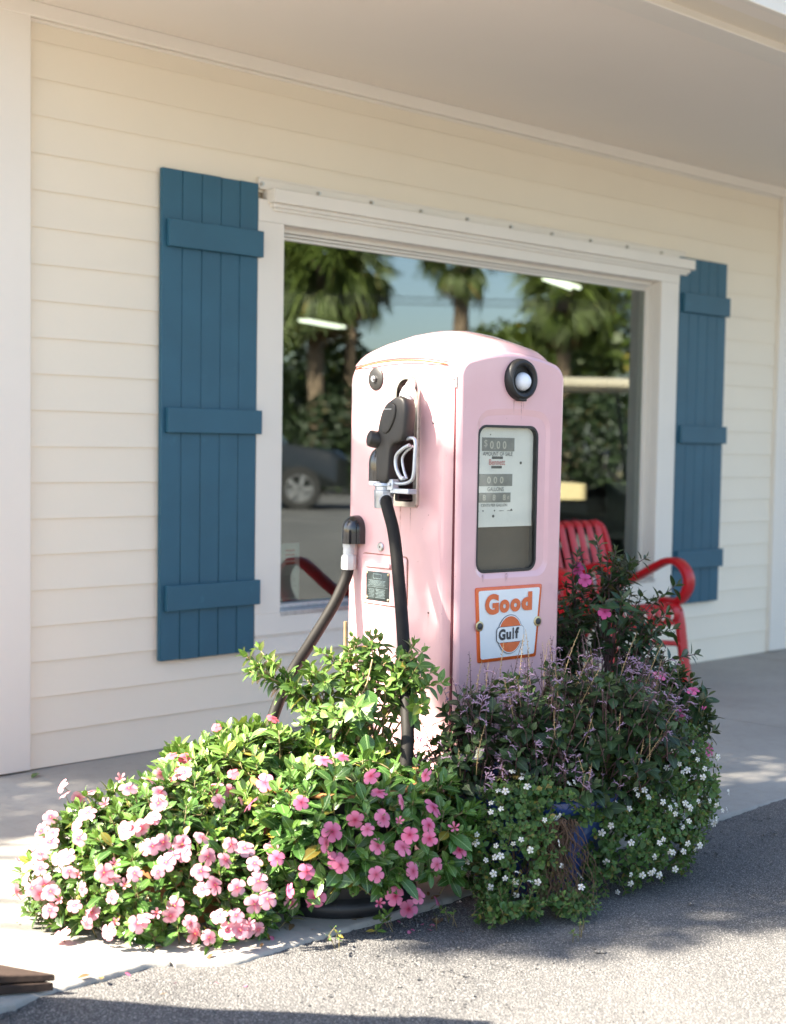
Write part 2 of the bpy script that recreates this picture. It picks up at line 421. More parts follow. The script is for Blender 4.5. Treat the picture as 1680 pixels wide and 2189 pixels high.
M['lilac_petal'] = petal_mat("lilac_petal", (0.36, 0.25, 0.36), (0.38, 0.2, 0.48), (0.3, 0.14, 0.4), 0.3, 0.05)

def asphalt_mat():
    m, nt, bs = nodes("coarse_aggregate_asphalt")
    g = nt.nodes.new("ShaderNodeNewGeometry"); P = g.outputs["Position"]
    vo = N(nt, "ShaderNodeTexVoronoi", Scale=240.0); nt.links.new(P, vo.inputs["Vector"])
    vo2 = N(nt, "ShaderNodeTexVoronoi", Scale=300.0); nt.links.new(P, vo2.inputs["Vector"])
    sc = N(nt, "ShaderNodeSeparateColor"); nt.links.new(vo.outputs["Color"], sc.inputs[0])
    stone = ramp(nt, sc.outputs[0], [(0.0, (0.062, 0.063, 0.065)), (0.3, (0.15, 0.150, 0.149)), (0.75, (0.245, 0.240, 0.233)), (1.0, (0.45, 0.43, 0.40))])
    edge = ramp(nt, vo.outputs["Distance"], [(0.25, 1.0), (0.62, 0.0)])
    c = mixc(nt, edge, (0.045, 0.045, 0.046), stone)
    n1 = noise(nt, 0.9, 5, 0.6, P); n2 = noise(nt, 9, 6, 0.65, P)
    c = mixc(nt, ramp(nt, n1, [(0.35, 0.0), (0.7, 0.35)]), c, (0.24, 0.23, 0.22))
    c = mixc(nt, ramp(nt, n2, [(0.6, 0.0), (0.75, 0.3)]), c, (0.075, 0.072, 0.07))
    nt.links.new(c, bs.inputs["Base Color"]); bs.inputs["Roughness"].default_value = 0.88
    h = math_(nt, 'ADD', math_(nt, 'MULTIPLY', vo.outputs["Distance"], -1.0), math_(nt, 'MULTIPLY', vo2.outputs["Distance"], -0.3))
    bump(nt, bs, h, 0.8, 0.0032)
    return m
def concrete_mat(name="worn_concrete", col=(0.37, 0.35, 0.315)):
    m, nt, bs = nodes(name)
    g = nt.nodes.new("ShaderNodeNewGeometry"); P = g.outputs["Position"]
    n1 = noise(nt, 1.6, 6, 0.65, P); n2 = noise(nt, 22, 6, 0.7, P); n3 = noise(nt, 260, 3, 0.6, P); n4 = noise(nt, 5, 8, 0.75, P, 0.6)
    c = ramp(nt, n1, [(0.25, [x*0.8 for x in col]), (0.75, [x*1.12 for x in col])])
    c = mixc(nt, ramp(nt, n2, [(0.5, 0.0), (0.72, 0.35)]), c, [x*0.62 for x in col])
    c = mixc(nt, ramp(nt, n4, [(0.6, 0.0), (0.7, 0.35)]), c, [x*0.68 for x in col])
    c = mixc(nt, ramp(nt, n3, [(0.62, 0.0), (0.7, 0.5)]), c, (0.16, 0.15, 0.14))
    nt.links.new(c, bs.inputs["Base Color"]); bs.inputs["Roughness"].default_value = 0.85
    bump(nt, bs, math_(nt, 'ADD', n2, math_(nt, 'MULTIPLY', n3, 0.35)), 0.35, 0.003)
    return m
M['asphalt'] = asphalt_mat()
M['concrete'] = concrete_mat()
m, nt, bs = nodes("lit_tube"); bs.inputs["Emission Color"].default_value = (1, 0.96, 0.82, 1); bs.inputs["Emission Strength"].default_value = 0.8; M['tubelight'] = m
# ------------------------------------------------------------------ ground
def ground():
    # asphalt: fine grid near the kerb, uneven by a few millimetres, and out to the horizon
    xs = [-400, -60, -12, -3] + list(np.arange(0.8, 5.6, 0.06)) + [7, 12, 30, 80, 400]
    ys = [-400, -90, -40, -20, -10, -6, -4.4] + list(np.arange(-3.6, -1.5, 0.06)) + [3, 60, 400]
    vs = []; nx = len(xs)
    for y in ys:
        for x in xs:
            z = -0.024 + 0.004 * sin(x*3.1 + y*1.7) * cos(y*2.3 - x) + 0.002*sin(x*17)*sin(y*13)
            edge = -1.9 - (0.06 if x > 2.0 else 0)
            if 1.6 < x < 5 and abs(y - edge) < 0.2: z += 0.019 * (1 - abs(y - edge)/0.2) * (0.75 + 0.25*sin(x*9))
            vs.append((x, y, z))
    fs = [(j*nx+i, j*nx+i+1, (j+1)*nx+i+1, (j+1)*nx+i) for j in range(len(ys)-1) for i in range(nx-1)]
    b = MB(); b.add(vs, fs); o = b.build("asphalt_ground", M['asphalt']); tag(o, kind='structure')

    # sidewalk in cast slabs with recessed joints, front edge broken and wandering
    side = empty("sidewalk"); tag(side, kind='structure')
    def edge_y(x):
        base = -1.85 if x < 1.97 else -1.965
        t = min(1, max(0, (x - 1.93) / 0.14)); base = -1.85 + (-1.965 + 1.85) * t
        if x > 3.0: base = -1.955 + 0.0 * x
        return base + 0.0025*sin(x*311)*sin(x*57) + 0.003*sin(x*11) + 0.002*sin(x*83) + 0.0025*sin(x*171)*sin(x*29)
    joints = [-7.0, -5.2, -3.4, -1.6, 0.18, 1.96, 3.74, 5.52, 7.3, 9.1, 10.9, 12.7, 14.5, 16.3, 18.1, 19.9, 21.7]
    for a, c in zip(joints[:-1], joints[1:]):
        g = 0.004; n = max(2, int((c - a) / 0.012)) if 0 < c and a < 5.6 else 6
        X = [a + g + (c - a - 2*g) * i / n for i in range(n + 1)]
        loops = []
        for x in X:
            e = edge_y(x); r = 0.008
            loops.append([(x, 0.03, 0), (x, e + r, 0), (x, e + r*0.3, -r*0.4), (x, e, -r*1.2), (x, e + 0.006*sin(x*61), -0.06), (x, 0.03, -0.06)])
        b = MB(); b.loft(loops); b.build("paving_slab", M['concrete'], side, 45)
    b = MB(); b.box(-7, 21.6, -1.8, 0.02, -0.07, -0.03); b.build("joint_bed", M['soil'], side)
    # loose crumbs where asphalt meets slab
    b = MB()
    for i in range(1500):
        x = random.uniform(1.3, 4.2); s = random.uniform(0.002, 0.0065) * (1.6 if random.random() < .08 else 1)
        y = edge_y(x) - abs(random.gauss(0, 0.05)) - 0.003; z = -0.018 + s*0.3
        if random.random() < .35: y = edge_y(x) - random.uniform(0.0, 0.5); z = -0.022 + s*.3
        vs = [(x + s*random.uniform(.5, 1)*dx, y + s*random.uniform(.5, 1)*dy, z + s*random.uniform(.4, .8)*dz) for dx, dy, dz in ((1,0,0),(-1,0,0),(0,1,0),(0,-1,0),(0,0,1),(0,0,-1))]
        b.add(vs, [(0,2,4),(2,1,4),(1,3,4),(3,0,4),(2,0,5),(1,2,5),(3,1,5),(0,3,5)])
    for i in range(5200):
        x = random.uniform(1.5, 4.6); y = edge_y(x) - 0.02 - random.random()*1.3; s = random.uniform(0.0015, 0.0042); z = -0.0235 + s*.25
        vs = [(x + s*random.uniform(.5, 1)*dx, y + s*random.uniform(.5, 1)*dy, z + s*random.uniform(.4, .8)*dz) for dx, dy, dz in ((1,0,0),(-1,0,0),(0,1,0),(0,-1,0),(0,0,1),(0,0,-1))]
        b.add(vs, [(0,2,4),(2,1,4),(1,3,4),(3,0,4),(2,0,5),(1,2,5),(3,1,5),(0,3,5)])
    tag(b.build("gravel", M['asphalt'], ang=10), kind='stuff')
ground()

# ------------------------------------------------------------------ house
house = empty("shop_building", (2.6, 0.03, 0))
tag(house, "cream clapboard shop building with a big window, blue shutters and a wide soffit", "building")
def H(mb, name, mat, parent=None, ang=35, bevel=0.0, smooth=True):
    o = mb.build(name, mat, parent, ang, smooth, bevel)
    if parent is None:
        o.parent = house
    o.location = (-2.6, 0, 0) if (parent is None) else (0, 0, 0)
    return o
XL, XR = 2.725, 7.53
WX0, WX1, WZ0, WZ1 = 3.853, 6.384, 0.481, 2.014     # window opening
CX0, CX1, CZ0, CZ1 = 3.721, 6.54, 0.395, 2.10       # outside of the casing
def board(z0, z1, x0, x1):
    zs = z1 + 0.012
    p = [(-0.0088, z0 - 0.0030), (-0.0088, z0 - 0.0020), (-0.0082, z0 - 0.0008), (-0.0022, zs), (0.006, zs), (0.006, z0)]
    n = max(1, int((x1 - x0)/0.4)); loops = []
    for i in range(n + 1):
        x = x0 + (x1 - x0)*i/n
        w = 0.0007*sin(x*5 + z0*31)
        loops.append([(x, y, z + w) for y, z in p])
    b = MB(); b.loft(loops); H(b, "siding_board", M['siding'], ang=25)
CO = 0.1255
for i in range(21):
    z0 = i*CO + 0.006; z1 = min((i + 1)*CO + 0.004, 2.60)
    board(z0, z1, 7.70, 21.0)
    if z1 < CZ0 - 0.08 or z0 > CZ1 + 0.045: board(z0, z1, XL, XR)
    elif z0 < CZ0 - 0.08: board(z0, z1, XL, XR)
    else:
        board(z0, z1, XL, CX0 + 0.01); board(z0, z1, CX1 - 0.01, XR)
        if z1 > CZ1 + 0.03: board(max(z0, CZ1 + 0.03), z1, CX0 + 0.01, CX1 - 0.01)
        if z0 < CZ0 - 0.02: board(z0, min(z1, CZ0 + 0.01), CX0 + 0.01, CX1 - 0.01)
b = MB(); b.box(XL - .1, WX0 - .02, 0.007, 0.09, -0.02, 2.7); b.box(WX1 + .02, 21.0, 0.007, 0.09, -0.02, 2.7)
b.box(WX0 - .02, WX1 + .02, 0.007, 0.09, -0.02, WZ0 - .02); b.box(WX0 - .02, WX1 + .02, 0.007, 0.09, WZ1 + .02, 2.7)
H(b, "wall_sheathing", M['dark_gap'])
b = MB(); b.box(2.55, XL, -0.03, 0.11, 0.006, 2.60); H(b, "corner_board", M['trim'], bevel=0.003)
b = MB(); b.box(XR, 7.70, -0.03, 0.11, 0.006, 2.60); H(b, "corner_board", M['trim'], bevel=0.003)
b = MB(); b.box(2.56, 2.60, 0.11, 12.9, 0.006, 2.60); H(b, "end_wall", M['siding'])
b = MB(); b.box(20.94, 21.0, 0.11, 12.9, 0.006, 2.60); H(b, "end_wall", M['siding'])
b = MB(); b.box(2.45, 21.2, -0.034, -0.004, 2.583, 2.634); b.box(2.45, 21.2, -0.014, 0.01, 2.572, 2.583); H(b, "frieze_board", M['trim'], bevel=0.003)
# soffit, beam and fascia of the overhanging roof
RX0, RX1 = 2.30, 21.5
b = MB(); b.box(RX0, RX1, -1.45, 0.12, 2.634, 2.66); H(b, "soffit", M['soffit'])
b = MB(); b.box(RX0, RX1, -1.575, -1.45, 2.622, 2.70); H(b, "eave_beam", M['trim'], bevel=0.004)
b = MB(); b.box(RX0, RX1, -1.70, -1.575, 2.650, 2.68); H(b, "outer_soffit", M['siding'])
b = MB(); b.box(RX0, RX1, -1.80, -1.70, 2.640, 2.675); H(b, "outer_soffit", M['soffit'])
b = MB(); b.box(RX0 - .02, RX1 + .02, -1.83, -1.80, 2.62, 2.84); b.box(RX0 - .02, RX1 + .02, -1.90, -1.83, 2.72, 2.84); H(b, "fascia", M['trim'], bevel=0.004)
b = MB(); b.add([(RX0-.1, -1.92, 2.83), (RX1+.1, -1.92, 2.83), (RX1+.1, 4.5, 5.0), (RX0-.1, 4.5, 5.0), (RX0-.1, -1.92, 2.86), (RX1+.1, -1.92, 2.86), (RX1+.1, 4.5, 5.03), (RX0-.1, 4.5, 5.03)],
    [(0,3,2,1),(4,5,6,7),(0,1,5,4),(1,2,6,5),(2,3,7,6),(3,0,4,7)])
b.add([(RX0-.1, 13.0, 2.83), (RX1+.1, 13.0, 2.83), (RX1+.1, 4.5, 5.0), (RX0-.1, 4.5, 5.0), (RX0-.1, 13.0, 2.86), (RX1+.1, 13.0, 2.86), (RX1+.1, 4.5, 5.03), (RX0-.1, 4.5, 5.03)],
    [(0,3,2,1),(4,5,6,7),(0,1,5,4),(1,2,6,5),(2,3,7,6),(3,0,4,7)])
H(b, "roof", M['roofing'], smooth=False)
b = MB(); b.add([(2.45, -1.7, 2.7), (2.45, 12.9, 2.7), (2.45, 4.5, 4.9)], [(0, 1, 2)]); H(b, 'gable_wall', M['siding']); b = MB(); b.add([(21.2, -1.7, 2.7), (21.2, 12.9, 2.7), (21.2, 4.5, 4.9)], [(0, 1, 2)])
H(b, "gable_wall", M['siding'])

# window: casing, stops, sash, glass
win = empty("window", parent=house); win.location = (-2.6, 0, 0)
def W(mb, name, mat, bevel=0.002, parent=None):
    return mb.build(name, mat, parent or win, 35, True, bevel)
b = MB(); b.box(CX0, WX0, -0.03, 0.02, WZ0, WZ1); W(b, "side_casing", M['trim'])
b = MB(); b.box(WX1, CX1, -0.03, 0.02, WZ0, WZ1); W(b, "side_casing", M['trim'])
b = MB(); b.box(CX0, CX1, -0.032, 0.02, WZ1, CZ1); W(b, "head_casing", M['trim'])
b = MB(); b.box(3.765, 6.615, -0.075, 0.0, 2.088, 2.139); b.box(3.78, 6.60, -0.055, 0.0, 2.072, 2.088); b.box(3.79, 6.59, -0.045, 0.0, 2.060, 2.072); W(b, "drip_cap", M['trim'])
b = MB(); b.box(CX0, CX1, -0.032, 0.02, CZ0, WZ0); W(b, "sill_casing", M['trim'])
for zz in (2.139, 0.315):
    b = MB(); z1 = zz + (0.045 if zz > 1 else 0.08)
    b.box(3.728, 6.60, -0.021, -0.012, zz, z1); b.box(3.728, 6.60, -0.027, -0.021, z1 - 0.007, z1); b.box(3.728, 6.60, -0.027, -0.021, zz, zz + 0.007)
    W(b, "storm_track", M['trim'], 0.001)
bolt = MB(); bolt.cyl((0, 0, 0), (0, -1, 0), 0.0095, 0.004, 12); bolt.cyl((0, -0.004, 0), (0, -1, 0), 0.0055, 0.010, 6)
bme = bolt.mesh("track_bolt"); bme.materials.append(M['chrome'])
for i in range(10):
    for zz in (2.158, 0.362):
        if zz < 1 and i > 9: continue
        link("track_bolt", bme, None, win, (3.742 + i*0.2935 + (0.015 if zz < 1 else 0), -0.0215, zz + (0.004*sin(i*7) if zz < 1 else 0)))
# jamb returns and stepped stops
b = MB()
b.box(WX0 - .012, WX0 + .002, 0.02, 0.10, WZ0, WZ1); b.box(WX0, WX0 + .012, 0.045, 0.10, WZ0, WZ1); W(b, "jamb", M['trim'], 0.0015)
b = MB(); b.box(WX1 - .002, WX1 + .012, 0.02, 0.10, WZ0, WZ1); b.box(WX1 - .014, WX1 - .002, 0.050, 0.10, WZ0, WZ1); W(b, "jamb", M['trim'], 0.0015)
b = MB(); b.box(WX0, WX1, 0.02, 0.10, WZ1 - .004, WZ1 + .012); b.box(WX0, WX1, 0.030, 0.10, WZ1 - .02, WZ1 - .004); b.box(WX0, WX1, 0.042, 0.10, WZ1 - .032, WZ1 - .023); b.box(WX0, WX1, 0.055, 0.10, WZ1 - .045, WZ1 - .034); W(b, "head_stop", M['trim'], 0.0015)
b = MB(); b.box(WX0, WX1, -0.036, 0.10, WZ0 - .012, WZ0 + .006); b.box(WX0, WX1, 0.035, 0.10, WZ0 + .012, WZ0 + .026); b.box(WX0, WX1, 0.042, 0.10, WZ0 + .006, WZ0 + .012); W(b, "sill", M['steel'], 0.0015)
b = MB(); b.box(WX0 + .004, WX1 - .004, 0.066, 0.071, WZ0 + .02, WZ1 - .038); W(b, "glass_pane", M['windowglass'], 0)

# shutters: planks and battens
def shutter(x0, x1, n, parent, over=0.012):
    sh = empty("shutter", parent=parent); sh.location = (-2.6, 0, 0)
    w = (x1 - x0) / n
    for i in range(n):
        b = MB(); b.box(x0 + i*w + 0.0007, x0 + (i+1)*w - 0.0007, -0.033, -0.0130, 0.337 + random.uniform(-.001, .001), 2.155 + random.uniform(-.001, .001))
        b.build("plank", M['shutter'], sh, 30, True, 0.0022, 1)
    for z0, z1 in ((1.872, 1.972), (1.190, 1.282), (0.525, 0.621)):
        b = MB(); b.box(x0 + 0.018, x1 + over, -0.054, -0.0335, z0, z1); b.build("batten", M['shutter'], sh, 30, True, 0.0025, 2)
    return sh
shutter(3.267, 3.719, 5, house)
shutter(6.543, 6.978, 5, house, 0.009)

# room behind the glass
room = empty("shop_interior", (3, 0.2, 0)); tag(room, kind='structure')
b = MB()
b.box(2.7, 20.8, 0.2, 12.5, -0.01, 0.0)
b.box(2.7, 20.8, 12.5, 12.6, 0, 2.85); b.box(20.8, 20.9, 0.2, 12.5, 0, 2.85); b.box(2.65, 2.7, 0.2, 12.5, 0, 2.85); b.box(2.7, 20.8, 0.2, 12.5, 2.80, 2.85)
o = b.build("interior_wall", M['interior'], room, smooth=False); o.location = (-3, -0.2, 0)
b = MB(); b.box(6.60, 20.8, 0.15, 0.2, 0, 2.8); b.box(6.9, 6.96, 0.2, 0.72, 0, 2.8); o = b.build("partition", M['partition'], room, smooth=False); o.location = (-3, -0.2, 0)
def strip_light(x, y, z, L, lab):
    t = empty("ceiling_light", (x, y, z), radians(22)); tag(t, lab, "ceiling light", "strip lights inside the shop")
    b = MB(); b.box(-L/2, L/2, -0.10, 0.10, 0.0, 0.05); b.build("housing", M['trim'], t, bevel=0.004)
    b = MB()
    for s in (-.045, .045): b.tube([(-L/2 + .03, s, -0.012), (L/2 - .03, s, -0.012)], 0.019, 10)
    b.build("tube", M['tubelight'], t)
strip_light(13.06, 10.06, 2.72, 1.2, "lit ceiling strip light seen through the left of the shop window")
strip_light(11.16, 4.54, 2.72, 0.9, "lit ceiling strip light seen near the top right of the shop window")

# notices taped inside the glass
nt_ = empty("window_notice", (3.94, 0.10, 0.63)); tag(nt_, "two faded printed notices taped inside the lower left corner of the window", "notice")
b = MB(); b.box(-0.005, 0.10, 0.003, 0.0045, -0.115, 0.118); b.build("paper_sheet", M['paper'], nt_)
b = MB(); b.box(-0.075, -0.010, 0.003, 0.0045, -0.115, 0.10); b.build("paper_sheet", M['paper'], nt_)
b = MB()
for k in range(9): b.box(0.01, 0.06 + 0.025*random.random(), 0.0020, 0.0026, -0.02 - k*0.010, -0.0165 - k*0.010)
b.build("printed_line", M['papergrey'], nt_)["kind"] = "stuff"
b = MB()
for k in range(4): b.box(0.025, 0.075, 0.0020, 0.0026, 0.085 - k*0.018, 0.093 - k*0.018)
for k in range(3): b.box(-0.065, -0.02, 0.0020, 0.0026, 0.07 - k*0.018, 0.078 - k*0.018)
b.build("printed_heading", M['paperred'], nt_)["kind"] = "stuff"

# ------------------------------------------------------------------ red metal lawn chairs
def sweep(path, wx, th, n_in=None):
    """flat band: path in (y, z), band width along x"""
    P = [Vector((0, p[0], p[1])) for p in path]; loops = []
    for i, p in enumerate(P):
        t = (P[min(i+1, len(P)-1)] - P[max(i-1, 0)]).normalized(); nrm = Vector((0, -t.z, t.y))
        L = []
        for k in range(12):
            a = 2*pi*k/12; cx = abs(cos(a))**0.45*(1 if cos(a) > 0 else -1); sz = abs(sin(a))**0.7*(1 if sin(a) > 0 else -1)
            L.append(p + Vector((1, 0, 0)) * (wx/2) * cx + nrm * (th/2) * sz)
        loops.append(L)
    b = MB(); b.loft(loops); return b
def catm2(pts, n=8): return [(v.y, v.z) for v in catmull([(0, a, c) for a, c in pts], n)]
def lawn_chair(loc, lab):
    t = empty("lawn_chair", loc); tag(t, lab, "chair", "red metal lawn chairs against the shop wall")
    Wd = 0.56; ns = 7; sw = 0.50 / ns
    seat_path = catm2([(0.02, 0.335), (-0.005, 0.36), (0.0, 0.40), (0.03, 0.422), (0.08, 0.42), (0.2, 0.40), (0.35, 0.375), (0.42, 0.375)], 5)
    for i in range(ns):
        b = sweep(seat_path, sw*0.70, 0.008); o = b.build("seat_slat", M['red'], t); o.location = (0.03 + sw*(i + 0.5), 0, 0)
    b = MB(); 
    for zz, yy in ((0.335, 0.02), (0.373, 0.42)): b.box(0.02, 0.54, yy - .012, yy + .012, zz - .012, zz + .012)
    for xx in (0.018, 0.542): b.tube([(xx, 0.012, 0.385), (xx, 0.03, 0.405), (xx, 0.10, 0.405), (xx, 0.25, 0.38), (xx, 0.42, 0.36)], 0.018, 10)
    b.build("seat_frame", M['red'], t)
    bk = catm2([(0.385, 0.38), (0.395, 0.46), (0.42, 0.58), (0.455, 0.70), (0.475, 0.765), (0.492, 0.79), (0.515, 0.795), (0.53, 0.775)], 5)
    for i in range(ns):
        fan = 1.0
        b = sweep(bk, sw*0.66, 0.008); o = b.build("back_slat", M['red'], t); o.location = (0.03 + sw*(i + 0.5), 0, 0)
    # curved shoulder slats at each side and the top rail
    for s in (-1, 1):
        xx = 0.28 + s*0.262
        P = [Vector((xx - s*0.0, 0.39, 0.42)), Vector((xx, 0.42, 0.58)), Vector((xx, 0.455, 0.70)), Vector((xx - s*0.01, 0.48, 0.765)), Vector((xx - s*0.05, 0.497, 0.79))]
        b = MB(); b.tube(catmull(P, 5), 0.016, 10); b.build("back_frame", M['red'], t)
    b = MB(); b.box(0.03, 0.53, 0.395, 0.41, 0.43, 0.46); b.box(0.03, 0.53, 0.488, 0.50, 0.765, 0.785); b.build("back_rail", M['red'], t, bevel=0.003)
    arm = catm2([(0.13, 0.43), (0.05, 0.425), (0.012, 0.45), (-0.018, 0.50), (-0.015, 0.56), (0.03, 0.612), (0.09, 0.622), (0.15, 0.60), (0.28, 0.53), (0.41, 0.47)], 7)
    for s in (-1, 1):
        b = sweep(arm, 0.075, 0.034); o = b.build("arm", M['red'], t); o.location = (0.28 + s*0.285, 0, 0)
    for s in (-1, 1):
        xx = 0.28 + s*0.272
        b = sweep(catm2([(0.05, 0.41), (0.02, 0.36), (-0.01, 0.18), (-0.045, 0.004)], 5), 0.064, 0.032); o = b.build("leg", M['red'], t); o.location = (xx, 0, 0)
        b = sweep(catm2([(0.10, 0.40), (0.17, 0.30), (0.28, 0.12), (0.42, 0.03), (0.52, 0.004)], 5), 0.045, 0.026); o = b.build("leg", M['red'], t); o.location = (xx - s*0.01, 0, 0)
    b = MB(); b.tube([(0.0, 0.0, 0.20), (0.05, 0.0, 0.235), (0.28, 0.0, 0.26), (0.51, 0.0, 0.235), (0.56, 0.0, 0.20)], 0.013, 10); b.build("stretcher", M['red'], t)
    return t
lawn_chair((5.42, -0.465, 0), "red metal lawn chair right of the pink pump, under the right blue shutter")
lawn_chair((4.48, -0.50, 0), "red metal lawn chair hidden behind the pink pump, seen only mirrored in the window")
# ------------------------------------------------------------------ pink fuel pump (local axes: x across the dial face, y back along the nozzle side)
PYAW = radians(-5.0); PC = Vector((3.005, -1.745, 0.0))
pump = empty("fuel_pump", PC, PYAW)
tag(pump, "vintage pink fuel pump with dial window and orange and white sign, standing among potted flowers", "fuel pump")
PW, PD, PH = 0.414, 0.520, 1.40

def rounded_box(x0, x1, y0, y1, z0, z1, r, n=9, crown=0.0, off=0.0):
    """box with rounded vertical and top edges; crowned top"""
    def axis(a, b, r0, r1, m=6):
        L = [a]
        if r0: L = [a + r0*(1 - cos(pi/2*i/n)) for i in range(n)]
        mid0 = a + (r0 or 0); mid1 = b - (r1 or 0)
        L += [mid0 + (mid1 - mid0)*i/m for i in range(0 if r0 else 1, m + 1)]
        if r1: L += [b - r1*(1 - sin(pi/2*i/n)) for i in range(1, n + 1)]
        return sorted(set(round(v, 6) for v in L))
    X = axis(x0, x1, r, r); Y = axis(y0, y1, r, r); Z = axis(z0, z1, 0, r, 10)
    b = MB()
    def face(P, Q, fn):
        vs = [fn(p, q) for q in Q for p in P]; n_ = len(P)
        b.add(vs, [(j*n_+i, j*n_+i+1, (j+1)*n_+i+1, (j+1)*n_+i) for j in range(len(Q)-1) for i in range(n_-1)])
    face(X, Z, lambda p, q: (p, y0, q)); face(X, Z, lambda p, q: (p, y1, q))
    face(Y, Z, lambda p, q: (x0, p, q)); face(Y, Z, lambda p, q: (x1, p, q))
    face(X, Y, lambda p, q: (p, q, z1))
    out = []
    for p in b.v:
        v = Vector(p); q = Vector((min(max(v.x, x0 + r), x1 - r), min(max(v.y, y0 + r), y1 - r), min(v.z, z1 - r)))
        w = v - q
        if w.length > 1e-7: v = q + w.normalized() * (r + off) if w.length > r*0.5 else v
        out.append(v)
    me = bpy.data.meshes.new("rb"); me.from_pydata([tuple(v) for v in out], [], b.f)
    bm = bmesh.new(); bm.from_mesh(me); bmesh.ops.remove_doubles(bm, verts=bm.verts, dist=0.0004)
    bmesh.ops.holes_fill(bm, edges=[e for e in bm.edges if len(e.link_faces) == 1], sides=0)
    bmesh.ops.recalc_face_normals(bm, faces=bm.faces)
    return bm, me
def crown(p, z_lo, amt):
    u = (p.x - PW/2) / (PW/2); v = (p.y - 0.26) / 0.26
    k = max(0.0, min(1.0, (p.z - z_lo) / 0.05))
    p.z += amt * k * max(0, 1 - v*v) * (0.35 + 0.65*max(0, 1 - u*u)) + 0.012 * k * max(0, 1 - u*u)

bm, me = rounded_box(0.0, PW, 0.018, PD, -0.04, PH, 0.062)
for v in bm.verts: crown(v.co, 1.33, 0.076)
bm.to_mesh(me); bm.free()
body = link("cabinet_body", me, M['pink'], None)
# holster opening cut into the nozzle side
cut = MB(); 
def arch_outline(cx, hw, z0, z1, rb):
    P = [[cx + hw*cos(pi*i/24), z1 - hw + hw*sin(pi*i/24)] for i in range(25)]
    P += [[cx - hw, z1 - hw - (z1 - hw - z0 - rb)*i/10] for i in range(1, 11)]
    P += [[cx - hw + rb - rb*cos(pi/2*i/6), z0 + rb - rb*sin(pi/2*i/6)] for i in range(1, 7)]
    P += [[cx - hw + rb + (2*hw - 2*rb)*i/6, z0] for i in range(1, 7)]
    P += [[cx + hw - rb + rb*sin(pi/2*i/6), z0 + rb - rb*cos(pi/2*i/6)] for i in range(1, 7)]
    P += [[cx + hw, z0 + rb + (z1 - hw - z0 - rb)*i/10] for i in range(1, 10)]
    return P
R_ = arch_outline(0.2185, 0.039, 0.998, 1.344, 0.006)
cut.loft([[(-0.02, x, z) for x, z in R_], [(0.065, x, z) for x, z in R_]])
boolcut(body, [cut.mesh("cutter", smooth=False)])
body.parent = pump
b = MB(); b.loft([[(0.004, x, z) for x, z in R_], [(0.064, x, z) for x, z in R_]], caps=(False, True)); b.build("holster_recess", M['cavity'], pump)
def ring_loft(outer, inner, a0, a1, bev=0.002):
    """closed ring between two outlines, extruded along -x from a0 to a1"""
    L = [[(a0, x, z) for x, z in outer], [(a1 + bev, x, z) for x, z in outer]]
    mo = [(x*(1-.06) + xi*.06, z*(1-.06) + zi*.06) for (x, z), (xi, zi) in zip(outer, inner)]
    mi = [(x*.06 + xi*(1-.06), z*.06 + zi*(1-.06)) for (x, z), (xi, zi) in zip(outer, inner)]
    L += [[(a1, x, z) for x, z in mo], [(a1, x, z) for x, z in mi], [(a1 + bev, x, z) for x, z in inner], [(a0 + 0.02, x, z) for x, z in inner]]
    return L
RO2 = [(x, z) for x, z in arch_outline(0.2165, 0.0525, 0.982, 1.359, 0.012)]
b = MB(); b.loft(ring_loft(RO2, [(x, z) for x, z in R_], 0.0, -0.011), caps=(False, False)); b.build("holster_trim", M['chrome'], pump, 40)
rv = MB(); rv.lathe([(0.0038, 0), (0.0036, 0.0012), (0.002, 0.0022), (0.0002, 0.0025)], n=10, close=True)
rme = rv.mesh("rivet"); rme.materials.append(M['steel'])
for y, z in ((0.176, 1.262), (0.176, 1.145), (0.178, 1.02), (0.262, 1.25), (0.262, 1.02)):
    o = link("rivet", rme, None, pump, (-0.0112, y, z)); o.rotation_euler = (0, -pi/2, 0)
# lid: a shell over the top, its edge showing as a seam
bm, me = rounded_box(0.0, PW, 0.014, PD - 0.004, 1.2, PH, 0.064, off=0.0085)
geom = bm.verts[:] + bm.edges[:] + bm.faces[:]
bmesh.ops.bisect_plane(bm, geom=geom, plane_co=(0, 0, 1.379), plane_no=(0, 0, 1), clear_inner=True)
for v in bm.verts: crown(v.co, 1.33, 0.076)
bm.to_mesh(me); bm.free(); sharpen(me, 40)
lid = link("lid", me, M['pink'], pump); md = lid.modifiers.new("s", 'SOLIDIFY'); md.thickness = 0.008; md.offset = -1
# front channel strip between lid and dial door
bm, me = rounded_box(0.034, PW - 0.034, 0.0185, 0.10, -0.04, PH - 0.014, 0.02)
for v in bm.verts: crown(v.co, 1.33, 0.076)
bm.to_mesh(me); bm.free(); sharpen(me, 40); link("door_channel", me, M['pink'], pump)
bm, me = rounded_box(0.006, PW - 0.006, 0.0125, 0.16, 1.340, PH - 0.001, 0.05)
for v in bm.verts: crown(v.co, 1.33, 0.076)
bm.to_mesh(me); bm.free(); sharpen(me, 40); link("lid_lip", me, M['pink'], pump)
# rust lines along the seams
b = MB(); b.tube(catmull([(0.010, 0.47, 1.381), (0.0, 0.42, 1.388), (-0.0025, 0.34, 1.396), (-0.0025, 0.26, 1.399), (-0.0025, 0.18, 1.397), (-0.001, 0.11, 1.390), (0.006, 0.06, 1.383)], 6), 0.0026, 5)
b.build("seam_rust", M['rustline'], pump)

